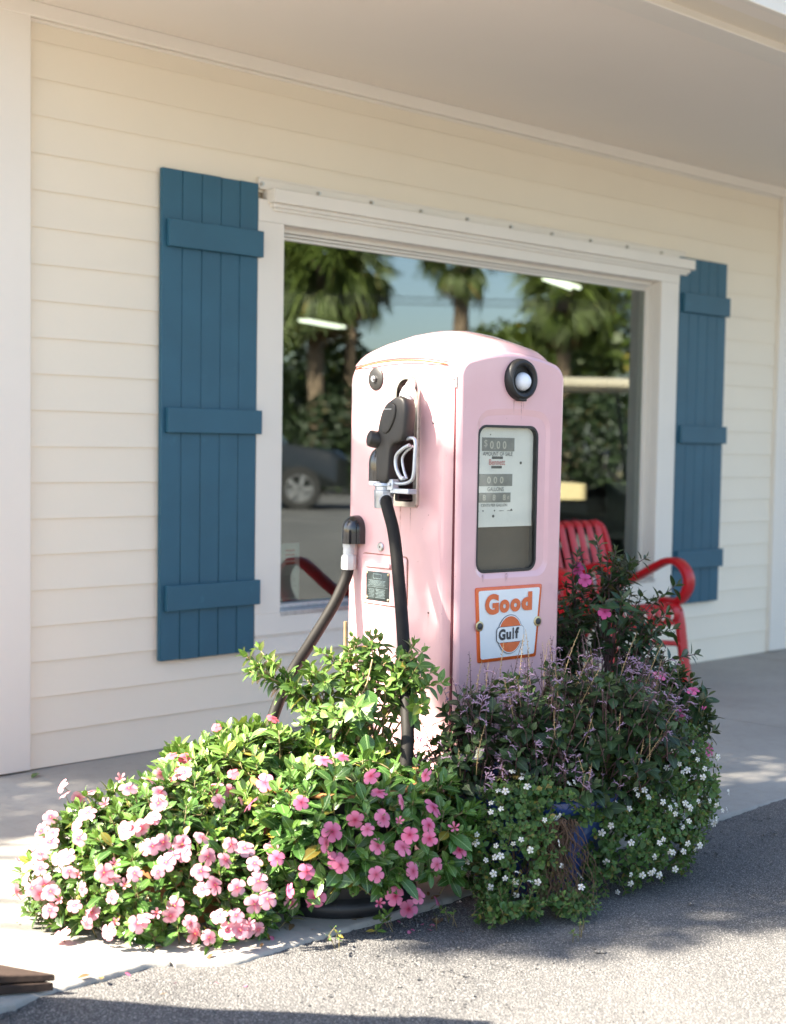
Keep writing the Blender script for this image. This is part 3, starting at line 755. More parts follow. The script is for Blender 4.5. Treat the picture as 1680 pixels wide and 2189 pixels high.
# dial door: arched slab with window and lamp openings
def door_outline(ins, arch=0.038):
    P = rrect(PW/2, (1.385 - 0.02)/2, PW - 2*ins, 1.385 + 0.02 - 2*ins, 0.034 - ins*0.6, 8, 0, 10)
    out = []
    for x, z in P:
        if z > 1.2: z += arch * max(0, 1 - ((x - PW/2)/(PW/2))**2)
        t = (z - 1.36)/0.76                                   # the door narrows very slightly towards the foot
        x += (PW/2 - x) * 0.02 * max(0, min(1, -t))
        out.append((x, z))
    return out
Ls = [(0.0, 0.0135), (0.0, 0.011), (0.0025, 0.007), (0.007, 0.0025), (0.013, 0.0)]
b = MB(); b.loft([[(x, y, z) for x, z in door_outline(i)] for i, y in Ls])
door = link("dial_door", b.mesh("dial_door"), M['pink'])
WN = rrect(0.1925, 1.0105, 0.232, 0.411, 0.030, 8)
cutw = MB(); cutw.loft([[(x, -0.02, z) for x, z in WN], [(x, 0.05, z) for x, z in WN]])
RC = lambda w, h, r, arch: rrect(0.2105, 1.02, w, h, r, 8, arch)
cutr = MB(); a_, c_ = RC(0.290, 0.470, 0.045, 0.012), RC(0.262, 0.435, 0.036, 0.010)
cutr.loft([[(x, -0.03, z) for x, z in a_], [(x, -0.0005, z) for x, z in a_], [(x, 0.0055, z) for x, z in c_]])
cutc = MB(); cutc.cyl((0.226, -0.02, 1.347), (0, 1, 0), 0.040, 0.08, 32)
boolcut(door, [cutr.mesh("c1", smooth=False), cutw.mesh("c2", smooth=False)])
door.parent = pump
# (the body behind the door needs the same openings)
for nm in ("door_channel",):
    o = bpy.data.objects[nm]; o.parent = None
    cw = MB(); cw.loft([[(x, -0.02, z) for x, z in WN], [(x, 0.052, z) for x, z in WN]])
    
    boolcut(o, [cw.mesh("c4", smooth=False)]); o.parent = pump
body.parent = None
cw = MB(); cw.loft([[(x, 0.0, z) for x, z in WN], [(x, 0.055, z) for x, z in WN]])
boolcut(body, [cw.mesh("c6", smooth=False)]); body.parent = pump

dw = empty("dial_window", parent=pump)
def frame_ring(outer, inner, y0, y1):
    L = [[(x, y1, z) for x, z in outer], [(x, y0, z) for x, z in outer], [(x, y0, z) for x, z in inner], [(x, y1, z) for x, z in inner]]
    b = MB(); b.loft(L, caps=(False, False)); return b
frame_ring(rrect(0.1925, 1.0105, 0.236, 0.415, 0.032, 8), rrect(0.1925, 1.0105, 0.222, 0.401, 0.026, 8), 0.0035, 0.048).build("gasket", M['black'], dw)
b = MB(); G = rrect(0.1925, 1.0105, 0.223, 0.402, 0.026, 8); b.loft([[(x, 0.0085, z) for x, z in G], [(x, 0.011, z) for x, z in G]]); b.build("glass_pane", M['dialglass'], dw, 60)
b = MB(); b.box(0.06, 0.3135, 0.018, 0.0195, 0.931, 1.24); b.build("dial_plate", M['dialwhite'], dw, bevel=0.001)
b = MB(); b.box(0.06, 0.325, 0.026, 0.029, 0.79, 0.95); b.build("lower_panel", M['dialdark'], dw)

def text_mesh(s, bold=0.0, font_shear=0.0):
    c = bpy.data.curves.new("t", 'FONT'); c.body = s; c.offset = bold; c.resolution_u = 4; c.shear = font_shear; c.space_character = 1.0 + bold
    o = bpy.data.objects.new("t", c); COL.objects.link(o)
    dg = bpy.context.evaluated_depsgraph_get(); dg.update()
    me = bpy.data.meshes.new_from_object(o.evaluated_get(dg)); bpy.data.objects.remove(o, do_unlink=True)
    return me
def front_text(s, x0, x1, z0, z1, y, mat, parent, name="lettering", bold=0.0, shear=0.0, skew=0.0, thick=0.0004):
    me = text_mesh(s, bold, shear)
    xs = [v.co.x for v in me.vertices]; ys = [v.co.y for v in me.vertices]
    ax, bx, ay, by = min(xs), max(xs), min(ys), max(ys)
    for v in me.vertices:
        X = x0 + (v.co.x - ax)/(bx - ax)*(x1 - x0); Z = z0 + (v.co.y - ay)/(by - ay)*(z1 - z0) + skew*(X - x0)
        v.co = (X, y, Z)
    return link(name, me, mat, parent)
DU = lambda px: 0.0925 + (px - 845)*0.000705
DZ = lambda py: 1.2155 - (py - 620)*0.000487
def dial_box(x0, x1, y0, y1, mat='dialwin'):
    b = MB(); b.box(DU(x0), DU(x1), 0.0172, 0.0182, DZ(y1), DZ(y0)); return b.build("counter_window", M[mat], dw)
dial_box(860, 1038, 687, 765); dial_box(848, 1030, 897, 967); dial_box(842, 1022, 1005, 1062)
dial_box(915, 975, 795, 810, 'dialprint'); dial_box(913, 970, 850, 865, 'dialprint')
FY = 0.0166
front_text("$", DU(871), DU(888), DZ(745), DZ(700), FY, M['dialfig'], dw, "figure")
for s, x in (("0", 902), (".", 927), ("0", 938), ("0", 972)):
    front_text(s, DU(x), DU(x + (5 if s == "." else 20)), DZ(752), DZ(748 if s == "." else 706), FY, M['dialfig'], dw, "figure", 0.02)
for x in (890, 925, 960): front_text("0", DU(x), DU(x + 20), DZ(952), DZ(912), FY, M['dialfig'], dw, "figure", 0.03)
for x, s in ((868, "8"), (922, "8"), (978, "8")): front_text(s, DU(x), DU(x + 16), DZ(1050), DZ(1016), FY, M['dialfig'], dw, "figure", 0.02)
front_text("¢", DU(1003), DU(1014), DZ(1046), DZ(1022), FY, M['dialfig'], dw, "figure")
front_text("AMOUNT OF SALE", DU(865), DU(1028), DZ(792), DZ(768), FY, M['dialprint'], dw)
front_text("Bennett", DU(899), DU(987), DZ(845), DZ(812), FY, M['dialred'], dw, bold=0.01)
front_text("GALLONS", DU(893), DU(982), DZ(996), DZ(973), FY, M['dialprint'], dw)
front_text("CENTS PER GALLON", DU(860), DU(1003), DZ(1085), DZ(1069), FY, M['dialprint'], dw)
b = MB()
for px, py, r in ((1076, 832, 0.0042), (928, 1141, 0.0042), (905, 670, 0.0018), (872, 1109, 0.0022), (935, 1109, 0.0022), (1028, 1106, 0.0030)):
    b.cyl((DU(px), 0.0178, DZ(py)), (0, -1, 0), r, 0.0008, 12)
for x0, x1 in ((822, 850), (960, 985), (1005, 1035)): b.box(DU(x0), DU(x1), 0.0170, 0.0178, DZ(1112), DZ(1109))
b.build("dial_mark", M['dialprint'], dw)

# porcelain sign
sg = empty("pump_sign", parent=pump)
def trap(ins, y):
    c = [(0.070 + ins*1.05, 0.764 - ins), (0.331 - ins*1.05, 0.764 - ins), (0.312 - ins*0.95, 0.5535 + ins), (0.084 + ins*0.95, 0.5515 + ins)]
    out = []; r = 0.007
    for i in range(4):
        p = Vector(c[i]); a = (Vector(c[i-1]) - p).normalized(); d = (Vector(c[(i+1) % 4]) - p).normalized()
        for t in (0, .25, .5, .75, 1):
            q = p + a*r*(1-t)**2 + d*r*t*t
            out.append((q.x, y + 0.002*sin((q.x - .07)*12), q.y))
    return out
b = MB(); b.loft([trap(0, -0.0002), trap(0, -0.0035), trap(0.0015, -0.0048)]); b.build("border", M['enamelorange'], sg, 40)
b = MB(); b.loft([trap(0.0095, -0.0046), trap(0.0095, -0.0055)]); b.build("face", M['enamelwhite'], sg, 40)
SY = -0.0072
front_text("G", 0.104, 0.157, 0.685, 0.744, SY, M['enamelorange'], sg, "lettering", 0.055, skew=0.015)
front_text("o", 0.160, 0.199, 0.688, 0.726, SY, M['enamelorange'], sg, "lettering", 0.06, skew=0.015)
front_text("o", 0.202, 0.243, 0.689, 0.727, SY, M['enamelorange'], sg, "lettering", 0.06, skew=0.015)
front_text("d", 0.246, 0.289, 0.690, 0.744, SY, M['enamelorange'], sg, "lettering", 0.06, skew=0.015)
def disc(cx, cz, rx, rz, y0, y1, zc0=None, zc1=None, n=48):
    P = []
    for k in range(n):
        a = 2*pi*k/n; z = cz + rz*sin(a); 
        if zc0 is not None: z = max(z, zc0)
        if zc1 is not None: z = min(z, zc1)
        P.append((cx + rx*cos(a), z))
    b = MB(); b.loft([[(x, y0, z) for x, z in P], [(x, y1, z) for x, z in P]]); return b
disc(0.2035, 0.626, 0.0490, 0.0560, -0.0060, -0.0071).build("emblem_outline", M['ink'], sg, 60)
disc(0.2035, 0.626, 0.0475, 0.0545, -0.0062, -0.0074).build("emblem_rim", M['enamelwhite'], sg, 60)
b = disc(0.2035, 0.626, 0.0450, 0.0515, -0.0064, -0.0078); b.build("emblem_disc", M['enamelorange'], sg, 60)
Bo = rrect(0.2035, 0.626, 0.107, 0.046, 0.012, 6); Bi = rrect(0.2035, 0.626, 0.1045, 0.0435, 0.011, 6)
b = MB(); b.loft([[(x, -0.0066, z) for x, z in Bo], [(x, -0.0081, z) for x, z in Bo]]); b.build("band_outline", M['ink'], sg, 60)
b = MB(); b.loft([[(x, -0.0068, z) for x, z in Bi], [(x, -0.0085, z) for x, z in Bi]]); b.build("band", M['enamelwhite'], sg, 60)
for s, x0, x1, z0, z1 in (("G", 0.1565, 0.1835, 0.6105, 0.6425), ("u", 0.1865, 0.2055, 0.6115, 0.6335), ("l", 0.2105, 0.2165, 0.612, 0.6445), ("f", 0.2205, 0.2365, 0.6125, 0.645)):
    front_text(s, x0, x1, z0, z1, -0.0092, M['ink'], sg, "lettering", 0.05, skew=0.01)
for x in (0.0845, 0.3135):
    b = MB(); b.lathe([(0.0145, 0), (0.0145, 0.002), (0.012, 0.0028), (0.006, 0.0028)], n=24, close=True); o = b.build("washer", M['brass'], sg); o.location = (x, -0.0052, 0.656); o.rotation_euler = (pi/2, 0, 0)
    b = MB(); b.lathe([(0.0095, 0), (0.0095, 0.002), (0.004, 0.005), (0.0005, 0.0052)], n=16, close=True); o = b.build("screw", M['ink'], sg); o.location = (x, -0.008, 0.656); o.rotation_euler = (pi/2, 0, 0)

# lamp ring with a white ball
lr = empty("lamp_ring", parent=pump)
b = MB(); n = 48; prof = [(0.0395, -0.002), (0.039, -0.014), (0.0415, -0.0195), (0.048, -0.022), (0.055, -0.018), (0.0585, -0.010), (0.0595, 0.001)]
b.loft([[(0.226 + r*cos(2*pi*k/n), y, 1.3475 + r*1.0*sin(2*pi*k/n)) for k in range(n)] for r, y in prof], caps=(False, False)); b.build("ring", M['black'], lr, 50)
b = MB(); b.box(0.210, 0.242, -0.018, 0.0, 1.2865, 1.304); b.build("ring_notch", M['black'], lr, bevel=0.004)
b = MB(); b.box(0.214, 0.238, -0.0195, -0.017, 1.297, 1.309); b.build("latch", M['guardrubber'], lr, bevel=0.002)
bm = bmesh.new(); bmesh.ops.create_uvsphere(bm, u_segments=32, v_segments=20, radius=0.0265); me = bpy.data.meshes.new("ball"); bm.to_mesh(me); bm.free(); sharpen(me, 180)
link("glass_ball", me, M['ball'], lr, (0.2345, -0.002, 1.3425))
b = MB(); b.cyl((0.226, 0.001, 1.3475), (0, -1, 0), 0.044, 0.003, 32); b.build("lamp_back", M['cavity'], lr)
# dark red strips that paint in the shade of the gap behind the door
b = MB(); b.box(0.0015, 0.03, 0.0135, 0.0225, 0.0, 1.343); b.box(PW - 0.03, PW - 0.0015, 0.0135, 0.0225, 0.0, 1.343); b.build('door_seam_shade', M['seamshade'], pump)
# hinge
b = MB(); b.cyl((-0.001, 0.013, 1.318), (0, 0, 1), 0.004, 0.03, 10); b.build("hinge", M['chrome'], pump)

# nozzle side fittings
b = MB(); b.lathe([(0.033, 0), (0.033, 0.003), (0.031, 0.0045), (0.012, 0.0055)], n=36, close=True); o = b.build("bolt_washer", M['black'], pump); o.location = (-0.0005, 0.364, 1.349); o.rotation_euler = (0, -pi/2, 0)
b = MB(); b.cyl((0, 0, 0.005), (0, 0, 1), 0.010, 0.007, 6); b.cyl((0, 0, 0.012), (0, 0, 1), 0.006, 0.004, 12); o = b.build("bolt_head", M['steel'], pump); o.location = (-0.0005, 0.364, 1.349); o.rotation_euler = (0, -pi/2, 0)
b = MB(); b.lathe([(0.0135, 0), (0.0135, 0.003), (0.011, 0.0055), (0.0085, 0.0055), (0.0080, 0.0042), (0.003, 0.0042), (0.0028, 0.0015), (0.0003, 0.0015)], n=28, close=True); o = b.build("lock", M['steel'], pump); o.location = (-0.0005, 0.331, 0.860); o.rotation_euler = (0, -pi/2, 0)
b = MB(); b.cyl((0, 0, 0.0043), (0, 0, 1), 0.0028, 0.0004, 10); o = b.build("keyhole", M['cavity'], pump); o.location = (-0.0005, 0.331, 0.860); o.rotation_euler = (0, -pi/2, 0)
for y, z in ((0.107, 1.22), (0.115, 0.687), (0.21, 0.62)):
    b = MB(); b.cyl((0, 0, 0), (0, 0, 1), 0.0028, 0.001, 12); o = b.build("screw_hole", M['cavity'], pump); o.location = (0.0001, y, z); o.rotation_euler = (0, -pi/2, 0)
def side_plate(y0, y1, z0, z1, r, th, name, mat, parent, x=0.0):
    P = rrect((y0+y1)/2, (z0+z1)/2, y1-y0, z1-z0, r, 6); b = MB()
    b.loft([[(x, p, q) for p, q in P], [(x - th*0.7, p, q) for p, q in P], [(x - th, (p-(y0+y1)/2)*0.98+(y0+y1)/2, (q-(z0+z1)/2)*0.985+(z0+z1)/2) for p, q in P]])
    return b.build(name, mat, parent, 40)
ap = empty("access_panel", parent=pump)
side_plate(0.206, 0.417, 0.689, 0.839, 0.014, 0.0012, "seam", M['rustline'], ap)
side_plate(0.2085, 0.4145, 0.6915, 0.8365, 0.012, 0.0055, "panel", M['pink'], ap)
side_plate(0.276, 0.392, 0.800, 0.814, 0.005, 0.006, "pull_ridge", M['pink'], ap, -0.0055)
side_plate(0.274, 0.390, 0.7975, 0.800, 0.001, 0.0008, "ridge_rust", M['rustline'], ap, -0.0055)
side_plate(0.2825, 0.3895, 0.7015, 0.787, 0.004, 0.0015, "badge", M['badge'], ap, -0.0058)
b = MB(); X0, X1 = -0.00765, -0.0074
def bl(y0, y1, z, h=0.0011): b.box(X0, X1, y0, y1, z, z + h)
for z, y0, y1 in ((0.7795, 0.318, 0.356), (0.7665, 0.318, 0.356)): bl(y0, y1, z)
b.box(X0, X1, 0.318, 0.3192, 0.7665, 0.7805); b.box(X0, X1, 0.355, 0.3562, 0.7665, 0.7805)
for k in range(5): bl(0.298 + 0.004*(k % 3), 0.378 - 0.006*(k % 2), 0.760 - k*0.0035, 0.0012)
bl(0.287, 0.385, 0.7415, 0.0008)
for k in range(7): bl(0.30 + 0.003*(k % 2), 0.345 - 0.003*(k % 3), 0.7345 - k*0.004, 0.0013); bl(0.350, 0.378 - 0.003*(k % 2), 0.7345 - k*0.004, 0.0009)
b.build("badge_lines", M['badgeink'], ap)
for y, z in ((0.287, 0.781), (0.385, 0.781), (0.287, 0.707), (0.384, 0.7085)):
    o = link("badge_rivet", rme.copy(), None, ap, (-0.0073, y, z)); o.data.materials[0] = M['brass']; o.rotation_euler = (0, -pi/2, 0)

def cowl(yc, z0, w, h, dep, name, parent, mat='cowl'):
    loops = []; n = 20
    zs = [0, h*0.25, h*0.5] + [h*0.5 + h*0.5*sin(pi/2*i/7) for i in range(1, 8)]
    for z in zs:
        t = 1.0 if z <= h*0.5 else sqrt(max(0.0004, 1 - ((z - h*0.5)/(h*0.5))**2))
        s = t; d_ = dep * (t ** 0.8)
        loops.append([(0.001 - d_*sin(pi*k/n)**0.75, yc - w/2*s*cos(pi*k/n), z0 + z) for k in range(n + 1)])
    b = MB(); b.loft(loops, caps=(False, True), closed=False)
    o = b.build(name, M[mat], parent, 60); md = o.modifiers.new("s", 'SOLIDIFY'); md.thickness = 0.004
    return o
cw = empty("hose_outlet", parent=pump)
cowl(0.442, 0.864, 0.074, 0.084, 0.050, "cowl", cw)
b = MB(); b.lathe([(0.0195, 0), (0.0195, 0.010)], c=(-0.026, 0.450, 0.852), n=6, close=True); b.lathe([(0.0165, -0.024), (0.0175, -0.022), (0.0165, -0.019), (0.0175, -0.016), (0.0165, -0.013), (0.0175, -0.010), (0.0165, -0.006), (0.0165, 0.03)], c=(-0.026, 0.450, 0.852), n=20, close=True); b.build("coupling", M['whitefit'], cw)
b = MB(); b.lathe([(0.0205, -0.066), (0.0225, -0.062), (0.0225, -0.030), (0.0205, -0.024), (0.0165, -0.022)], c=(-0.026, 0.450, 0.852), n=8, close=True); b.build("coupling_nut", M['whitefit'], cw)
hk = empty("nozzle_hook", parent=pump)
cowl(0.318, 1.052, 0.080, 0.105, 0.050, "cowl", hk)
b = MB(); b.lathe([(0.034, 0), (0.036, 0.003), (0.036, 0.012), (0.033, 0.014)], c=(-0.014, 0.318, 1.040), n=28, close=True); b.build("cream_collar", M['ball'], hk)

M['streak'] = streak_mat()
def streak(side, a, z1, z0, w):
    me = bpy.data.meshes.new("rust_streak")
    P = [(-0.0006, a - w/2, z1), (-0.0006, a + w/2, z1), (-0.0006, a + w/2*.6, z0), (-0.0006, a - w/2*.6, z0)] if side else [(a - w/2, -0.0006, z1), (a + w/2, -0.0006, z1), (a + w/2*.6, -0.0006, z0), (a - w/2*.6, -0.0006, z0)]
    me.from_pydata(P, [], [(0, 1, 2, 3)]); l = me.uv_layers.new(name="uv"); l.data.foreach_set("uv", [0, 0, 1, 0, 1, 1, 0, 1]); me.materials.append(M['streak'])
    link("rust_streak", me, None, pump)
for sd, a, z1, z0, w in ((0, .206, 1.290, 1.246, .006), (0, .236, 1.288, 1.225, .007), (0, .244, 1.287, 1.255, .004), (1, .245, .985, .87, .008), (1, .31, 1.04, .88, .010), (1, .37, 1.318, 1.24, .006), (1, .331, .848, .84, .008),
    (1, .20, .98, .90, .006), (1, .40, .69, .58, .010), (1, .30, .69, .62, .012), (1, .24, .69, .60, .008), (1, .44, .865, .74, .012), (0, .085, .64, .56, .006), (0, .313, .64, .57, .006), (0, .19, .80, .77, .02), (0, .10, .80, .775, .015), (1, .115, .686, .64, .004)):
    streak(sd, a, z1, z0, w)

# ------------------------------------------------------------------ nozzle and hose
nz = empty("fuel_nozzle", PC, PYAW)
tag(nz, "black rubber covered fuel nozzle and hose hanging on the side of the pink pump", "nozzle")
b = MB(); b.tube(catmull([(0.035, 0.212, 1.335), (-0.008, 0.192, 1.332), (-0.045, 0.165, 1.308), (-0.069, 0.148, 1.272)], 5), [0.0125]*5 + [0.014]*5 + [0.019]*6, 18); b.build("spout", M['whitefit'], nz)
b = MB(); b.tube([(-0.040, 0.168, 1.311), (-0.055, 0.158, 1.297), (-0.064, 0.152, 1.285)], [0.0195, 0.021, 0.0205], 18); b.build("spout_collar", M['whitefit'], nz)
poly = [(.172,1.292),(.148,1.296),(.128,1.284),(.122,1.258),(.126,1.215),(.131,1.172),(.155,1.164),(.186,1.160),(.192,1.11),(.196,1.050),(.222,1.046),(.252,1.050),(.253,1.10),(.2525,1.142),(.258,1.155),(.250,1.185),(.243,1.215),(.233,1.245),(.216,1.272),(.190,1.284)]
def slab(poly, x0, x1, name, mat, parent, round_=0.012, sub=2):
    cx = sum(p[0] for p in poly)/len(poly); cz = sum(p[1] for p in poly)/len(poly)
    def ins(k): return [(cx + (p[0]-cx)*k, cz + (p[1]-cz)*(1 - (1-k)*0.6)) for p in poly]
    s = 1 if x1 > x0 else -1
    b = MB(); b.loft([[(x0, *p) for p in ins(.86)], [(x0 + s*round_*.3, *p) for p in ins(.97)], [(x0 + s*round_, *p) for p in ins(1)], [(x1 - s*round_, *p) for p in ins(1)], [(x1 - s*round_*.3, *p) for p in ins(.965)], [(x1, *p) for p in ins(.84)]])
    o = b.build(name, mat, parent, 180); md = o.modifiers.new("s", 'SUBSURF'); md.levels = sub; md.render_levels = sub; return o
slab(poly, -0.046, -0.092, "body", M['guardrubber'], nz, 0.013)
cap = [(.160,1.272),(.185,1.277),(.206,1.270),(.222,1.243),(.229,1.213),(.222,1.190),(.196,1.186),(.174,1.212),(.160,1.243)]
slab(cap, -0.086, -0.0965, "cap", M['guardrubber'], nz, 0.004)
b = MB(); b.lathe([(0.0005, 0.026), (0.016, 0.026), (0.0225, 0.022), (0.0245, 0.014), (0.0245, -0.012), (0.018, -0.03)], n=28, close=True); o = b.build("knob", M['guardrubber'], nz, 40); o.location = (-0.086, 0.252, 1.172); o.rotation_euler = (radians(-25), radians(-78), 0)
lt = MB()
for k in range(6): lt.box(-0.0972, -0.0966, 0.176 + k*0.0060, 0.1805 + k*0.0060, 1.2565, 1.2585)
lt.build("cap_marking", M['whitefit'], nz)
b = MB(); G_ = [(-0.068, .200, 1.163), (-0.068, .160, 1.172), (-0.068, .118, 1.178), (-0.066, .106, 1.165), (-0.066, .108, 1.12), (-0.066, .112, 1.075), (-0.066, .125, 1.058), (-0.068, .160, 1.050), (-0.069, .205, 1.052)]
b.tube(catmull(G_, 5), 0.0052, 10); b.build("lever_guard", M['alu'], nz, 60)
b = MB(); b.tube(catmull([(-0.074, .122, 1.158), (-0.074, .150, 1.148), (-0.074, .178, 1.128), (-0.074, .180, 1.10), (-0.074, .168, 1.078), (-0.074, .152, 1.062)], 5), 0.0055, 10); b.tube(catmull([(-0.062, .122, 1.155), (-0.062, .150, 1.140), (-0.062, .166, 1.12), (-0.062, .160, 1.09), (-0.062, .146, 1.064)], 5), 0.004, 8); b.build("lever", M['alu'], nz, 60)
b = MB(); b.box(-0.080, -0.056, 0.186, 0.212, 1.030, 1.062); b.cyl((-0.081, .198, 1.046), (-1, 0, 0), 0.005, 0.004, 10); b.cyl((-0.073, .142, 1.066), (-1, 0, 0), 0.006, 0.012, 12); b.box(-0.078, -0.046, 0.12, 0.2, 1.022, 1.036); b.build("hinge_block", M['alu'], nz, bevel=0.003)
b = MB(); b.lathe([(0.030, 0.050), (0.032, 0.047), (0.032, 0.042), (0.024, 0.040)], c=(-0.068, 0.238, 1.0), n=28, close=True); b.lathe([(0.026, 0.040), (0.026, 0.030), (0.029, 0.028), (0.029, 0.012), (0.0275, 0.010), (0.0275, -0.018), (0.025, -0.022)], c=(-0.068, 0.238, 1.0), n=8, close=True); b.build("swivel", M['alu'], nz, 35)
b = MB(); b.tube([(-0.068, 0.232, 0.996), (-0.078, 0.218, 0.998), (-0.084, 0.209, 0.999)], [0.019, 0.020, 0.0195], 20); b.build("swivel_collar", M['whitefit'], nz, 35)
hose = catmull([(-0.078, 0.214, 1.001), (-0.090, 0.200, 0.995), (-0.094, 0.184, 0.970), (-0.097, 0.162, 0.93), (-0.102, 0.142, 0.88), (-0.118, 0.108, 0.80), (-0.142, 0.066, 0.72), (-0.195, -0.014, 0.60), (-0.245, -0.086, 0.48), (-0.285, -0.138, 0.37), (-0.31, -0.13, 0.24), (-0.32, 0.05, 0.10), (-0.24, 0.36, 0.04), (-0.34, 0.45, 0.06), (-0.36, 0.45, 0.16), (-0.350, 0.423, 0.28), (-0.320, 0.418, 0.369),
    (-0.280, 0.428, 0.438), (-0.230, 0.439, 0.506), (-0.170, 0.449, 0.569), (-0.120, 0.453, 0.627), (-0.080, 0.452, 0.680), (-0.050, 0.451, 0.730), (-0.032, 0.450, 0.770), (-0.026, 0.450, 0.80)], 8)
b = MB(); b.tube(hose, 0.0172, 18); b.build("hose", M['rubber'], nz, 180)
PALE_PINK_BLOOMS = [(1.971,-1.410,0.306),(1.977,-1.419,0.284),(2.003,-1.436,0.272),(2.028,-1.446,0.287),(1.982,-1.589,0.287),(1.955,-1.557,0.267),(2.042,-1.592,0.315),(2.092,-1.480,0.315),(2.094,-1.596,0.327),(2.080,-1.656,0.317),(1.944,-1.414,0.231),(1.934,-1.539,0.245),(1.910,-1.583,0.225),(2.023,-1.713,0.278),(1.977,-1.701,0.257),(1.962,-1.687,0.253),(1.902,-1.474,0.186),(1.933,-1.387,0.190),(1.885,-1.583,0.187),(1.882,-1.540,0.172),(1.903,-1.385,0.149),(1.878,-1.465,0.166),(1.989,-1.758,0.226),(2.011,-1.766,0.234),(1.902,-1.698,0.172),(1.921,-1.714,0.190),(1.923,-1.749,0.150),(1.942,-1.756,0.175),(1.980,-1.791,0.178),(2.000,-1.792,0.196),(1.876,-1.636,0.158),(1.873,-1.606,0.160),(1.873,-1.659,0.132),(1.845,-1.567,0.109),(1.855,-1.509,0.146),(1.855,-1.465,0.141),(1.832,-1.514,0.107),(1.900,-1.729,0.124),(1.837,-1.576,0.072),(1.852,-1.593,0.097),(1.863,-1.649,0.096),(1.872,-1.683,0.062),(1.902,-1.743,0.074),(1.894,-1.728,0.049),(1.850,-1.602,0.025),(1.944,-1.792,0.085),(1.934,-1.783,0.073),(1.964,-1.808,0.096),(1.988,-1.826,0.089),(2.137,-1.853,0.219),(2.085,-1.831,0.202),(2.061,-1.837,0.174),(2.111,-1.868,0.195),(2.050,-1.855,0.141),(2.070,-1.873,0.150),(2.111,-1.909,0.143),(2.161,-1.903,0.183),(2.157,-1.923,0.150),(2.138,-1.934,0.107),(2.166,-1.940,0.113),(2.070,-1.899,0.088),(2.100,-1.921,0.086),(2.123,-1.935,0.065),(2.106,-1.926,0.055),(2.083,-1.912,0.056),(2.025,-1.847,0.069),(2.050,-1.881,0.040),(1.881,-1.382,0.127),(1.838,-1.477,0.118),(1.833,-1.538,0.101)]
CORAL_BLOOMS = [(2.254,-1.470,0.342),(2.221,-1.543,0.329),(2.247,-1.635,0.287),(2.380,-1.494,0.403),(2.316,-1.760,0.219),(2.329,-1.772,0.206),(2.192,-1.551,0.311),(2.299,-1.664,0.329),(2.491,-1.580,0.429)]
PINK_BLOOMS = [(2.303,-1.794,0.324),(2.270,-1.784,0.282),(2.294,-1.924,0.304),(2.463,-1.884,0.374),(2.439,-1.849,0.364),(2.444,-2.025,0.324),(2.450,-1.991,0.348),(2.618,-2.011,0.336),(2.477,-2.059,0.302),(2.569,-2.071,0.279),(2.376,-2.021,0.275),(2.328,-1.983,0.249),(2.390,-2.045,0.257),(2.425,-2.057,0.277),(2.456,-2.075,0.268),(2.472,-2.090,0.240),(2.452,-2.089,0.218),(2.530,-2.091,0.251),(2.523,-2.098,0.225),(2.649,-2.088,0.175),(2.243,-1.911,0.195),(2.333,-1.995,0.188),(2.345,-2.012,0.184),(2.281,-1.959,0.168),(2.401,-2.062,0.165),(2.485,-2.092,0.160),(2.565,-2.088,0.159),(2.268,-1.920,0.124),(2.314,-1.951,0.104),(2.440,-2.034,0.086),(2.537,-2.056,0.091),(2.665,-2.009,0.041),(2.465,-2.059,0.102),(2.681,-1.929,0.386),(2.312,-1.982,0.225),(2.550,-2.016,0.048)]
HOT_PINK_BLOOMS = [(3.550,-2.151,0.470),(3.559,-2.178,0.423),(3.502,-2.141,0.410),(3.502,-2.145,0.384),(3.524,-2.070,0.501),(3.493,-2.024,0.454),(3.484,-2.097,0.432),(3.493,-2.125,0.338),(3.506,-2.137,0.326),(3.526,-2.161,0.339),(3.591,-2.177,0.316)]
BUSH_BLOOMS = [(3.540,-1.759,0.766),(3.517,-1.852,0.680),(3.605,-1.680,0.791)]
WHITE_LEFT = [(2.764,-2.111,0.244),(2.777,-2.127,0.255),(2.739,-2.091,0.192),(2.734,-2.090,0.174),(2.783,-2.184,0.192),(2.769,-2.173,0.182),(2.796,-2.200,0.168),(2.748,-2.141,0.175),(2.744,-2.142,0.149),(2.750,-2.153,0.153),(2.736,-2.122,0.139),(2.730,-2.069,0.126),(2.736,-2.043,0.104),(2.743,-2.140,0.110),(2.757,-2.162,0.102),(2.745,-2.126,0.071),(2.745,-2.098,0.051),(2.779,-2.175,0.057),(2.799,-2.200,0.079),(2.814,-2.211,0.089),(2.774,-2.182,0.093),(2.777,-2.004,0.002),(2.782,-2.014,-0.015),(2.793,-2.030,-0.030),(2.717,-1.961,-0.052),(2.731,-2.061,0.137)]
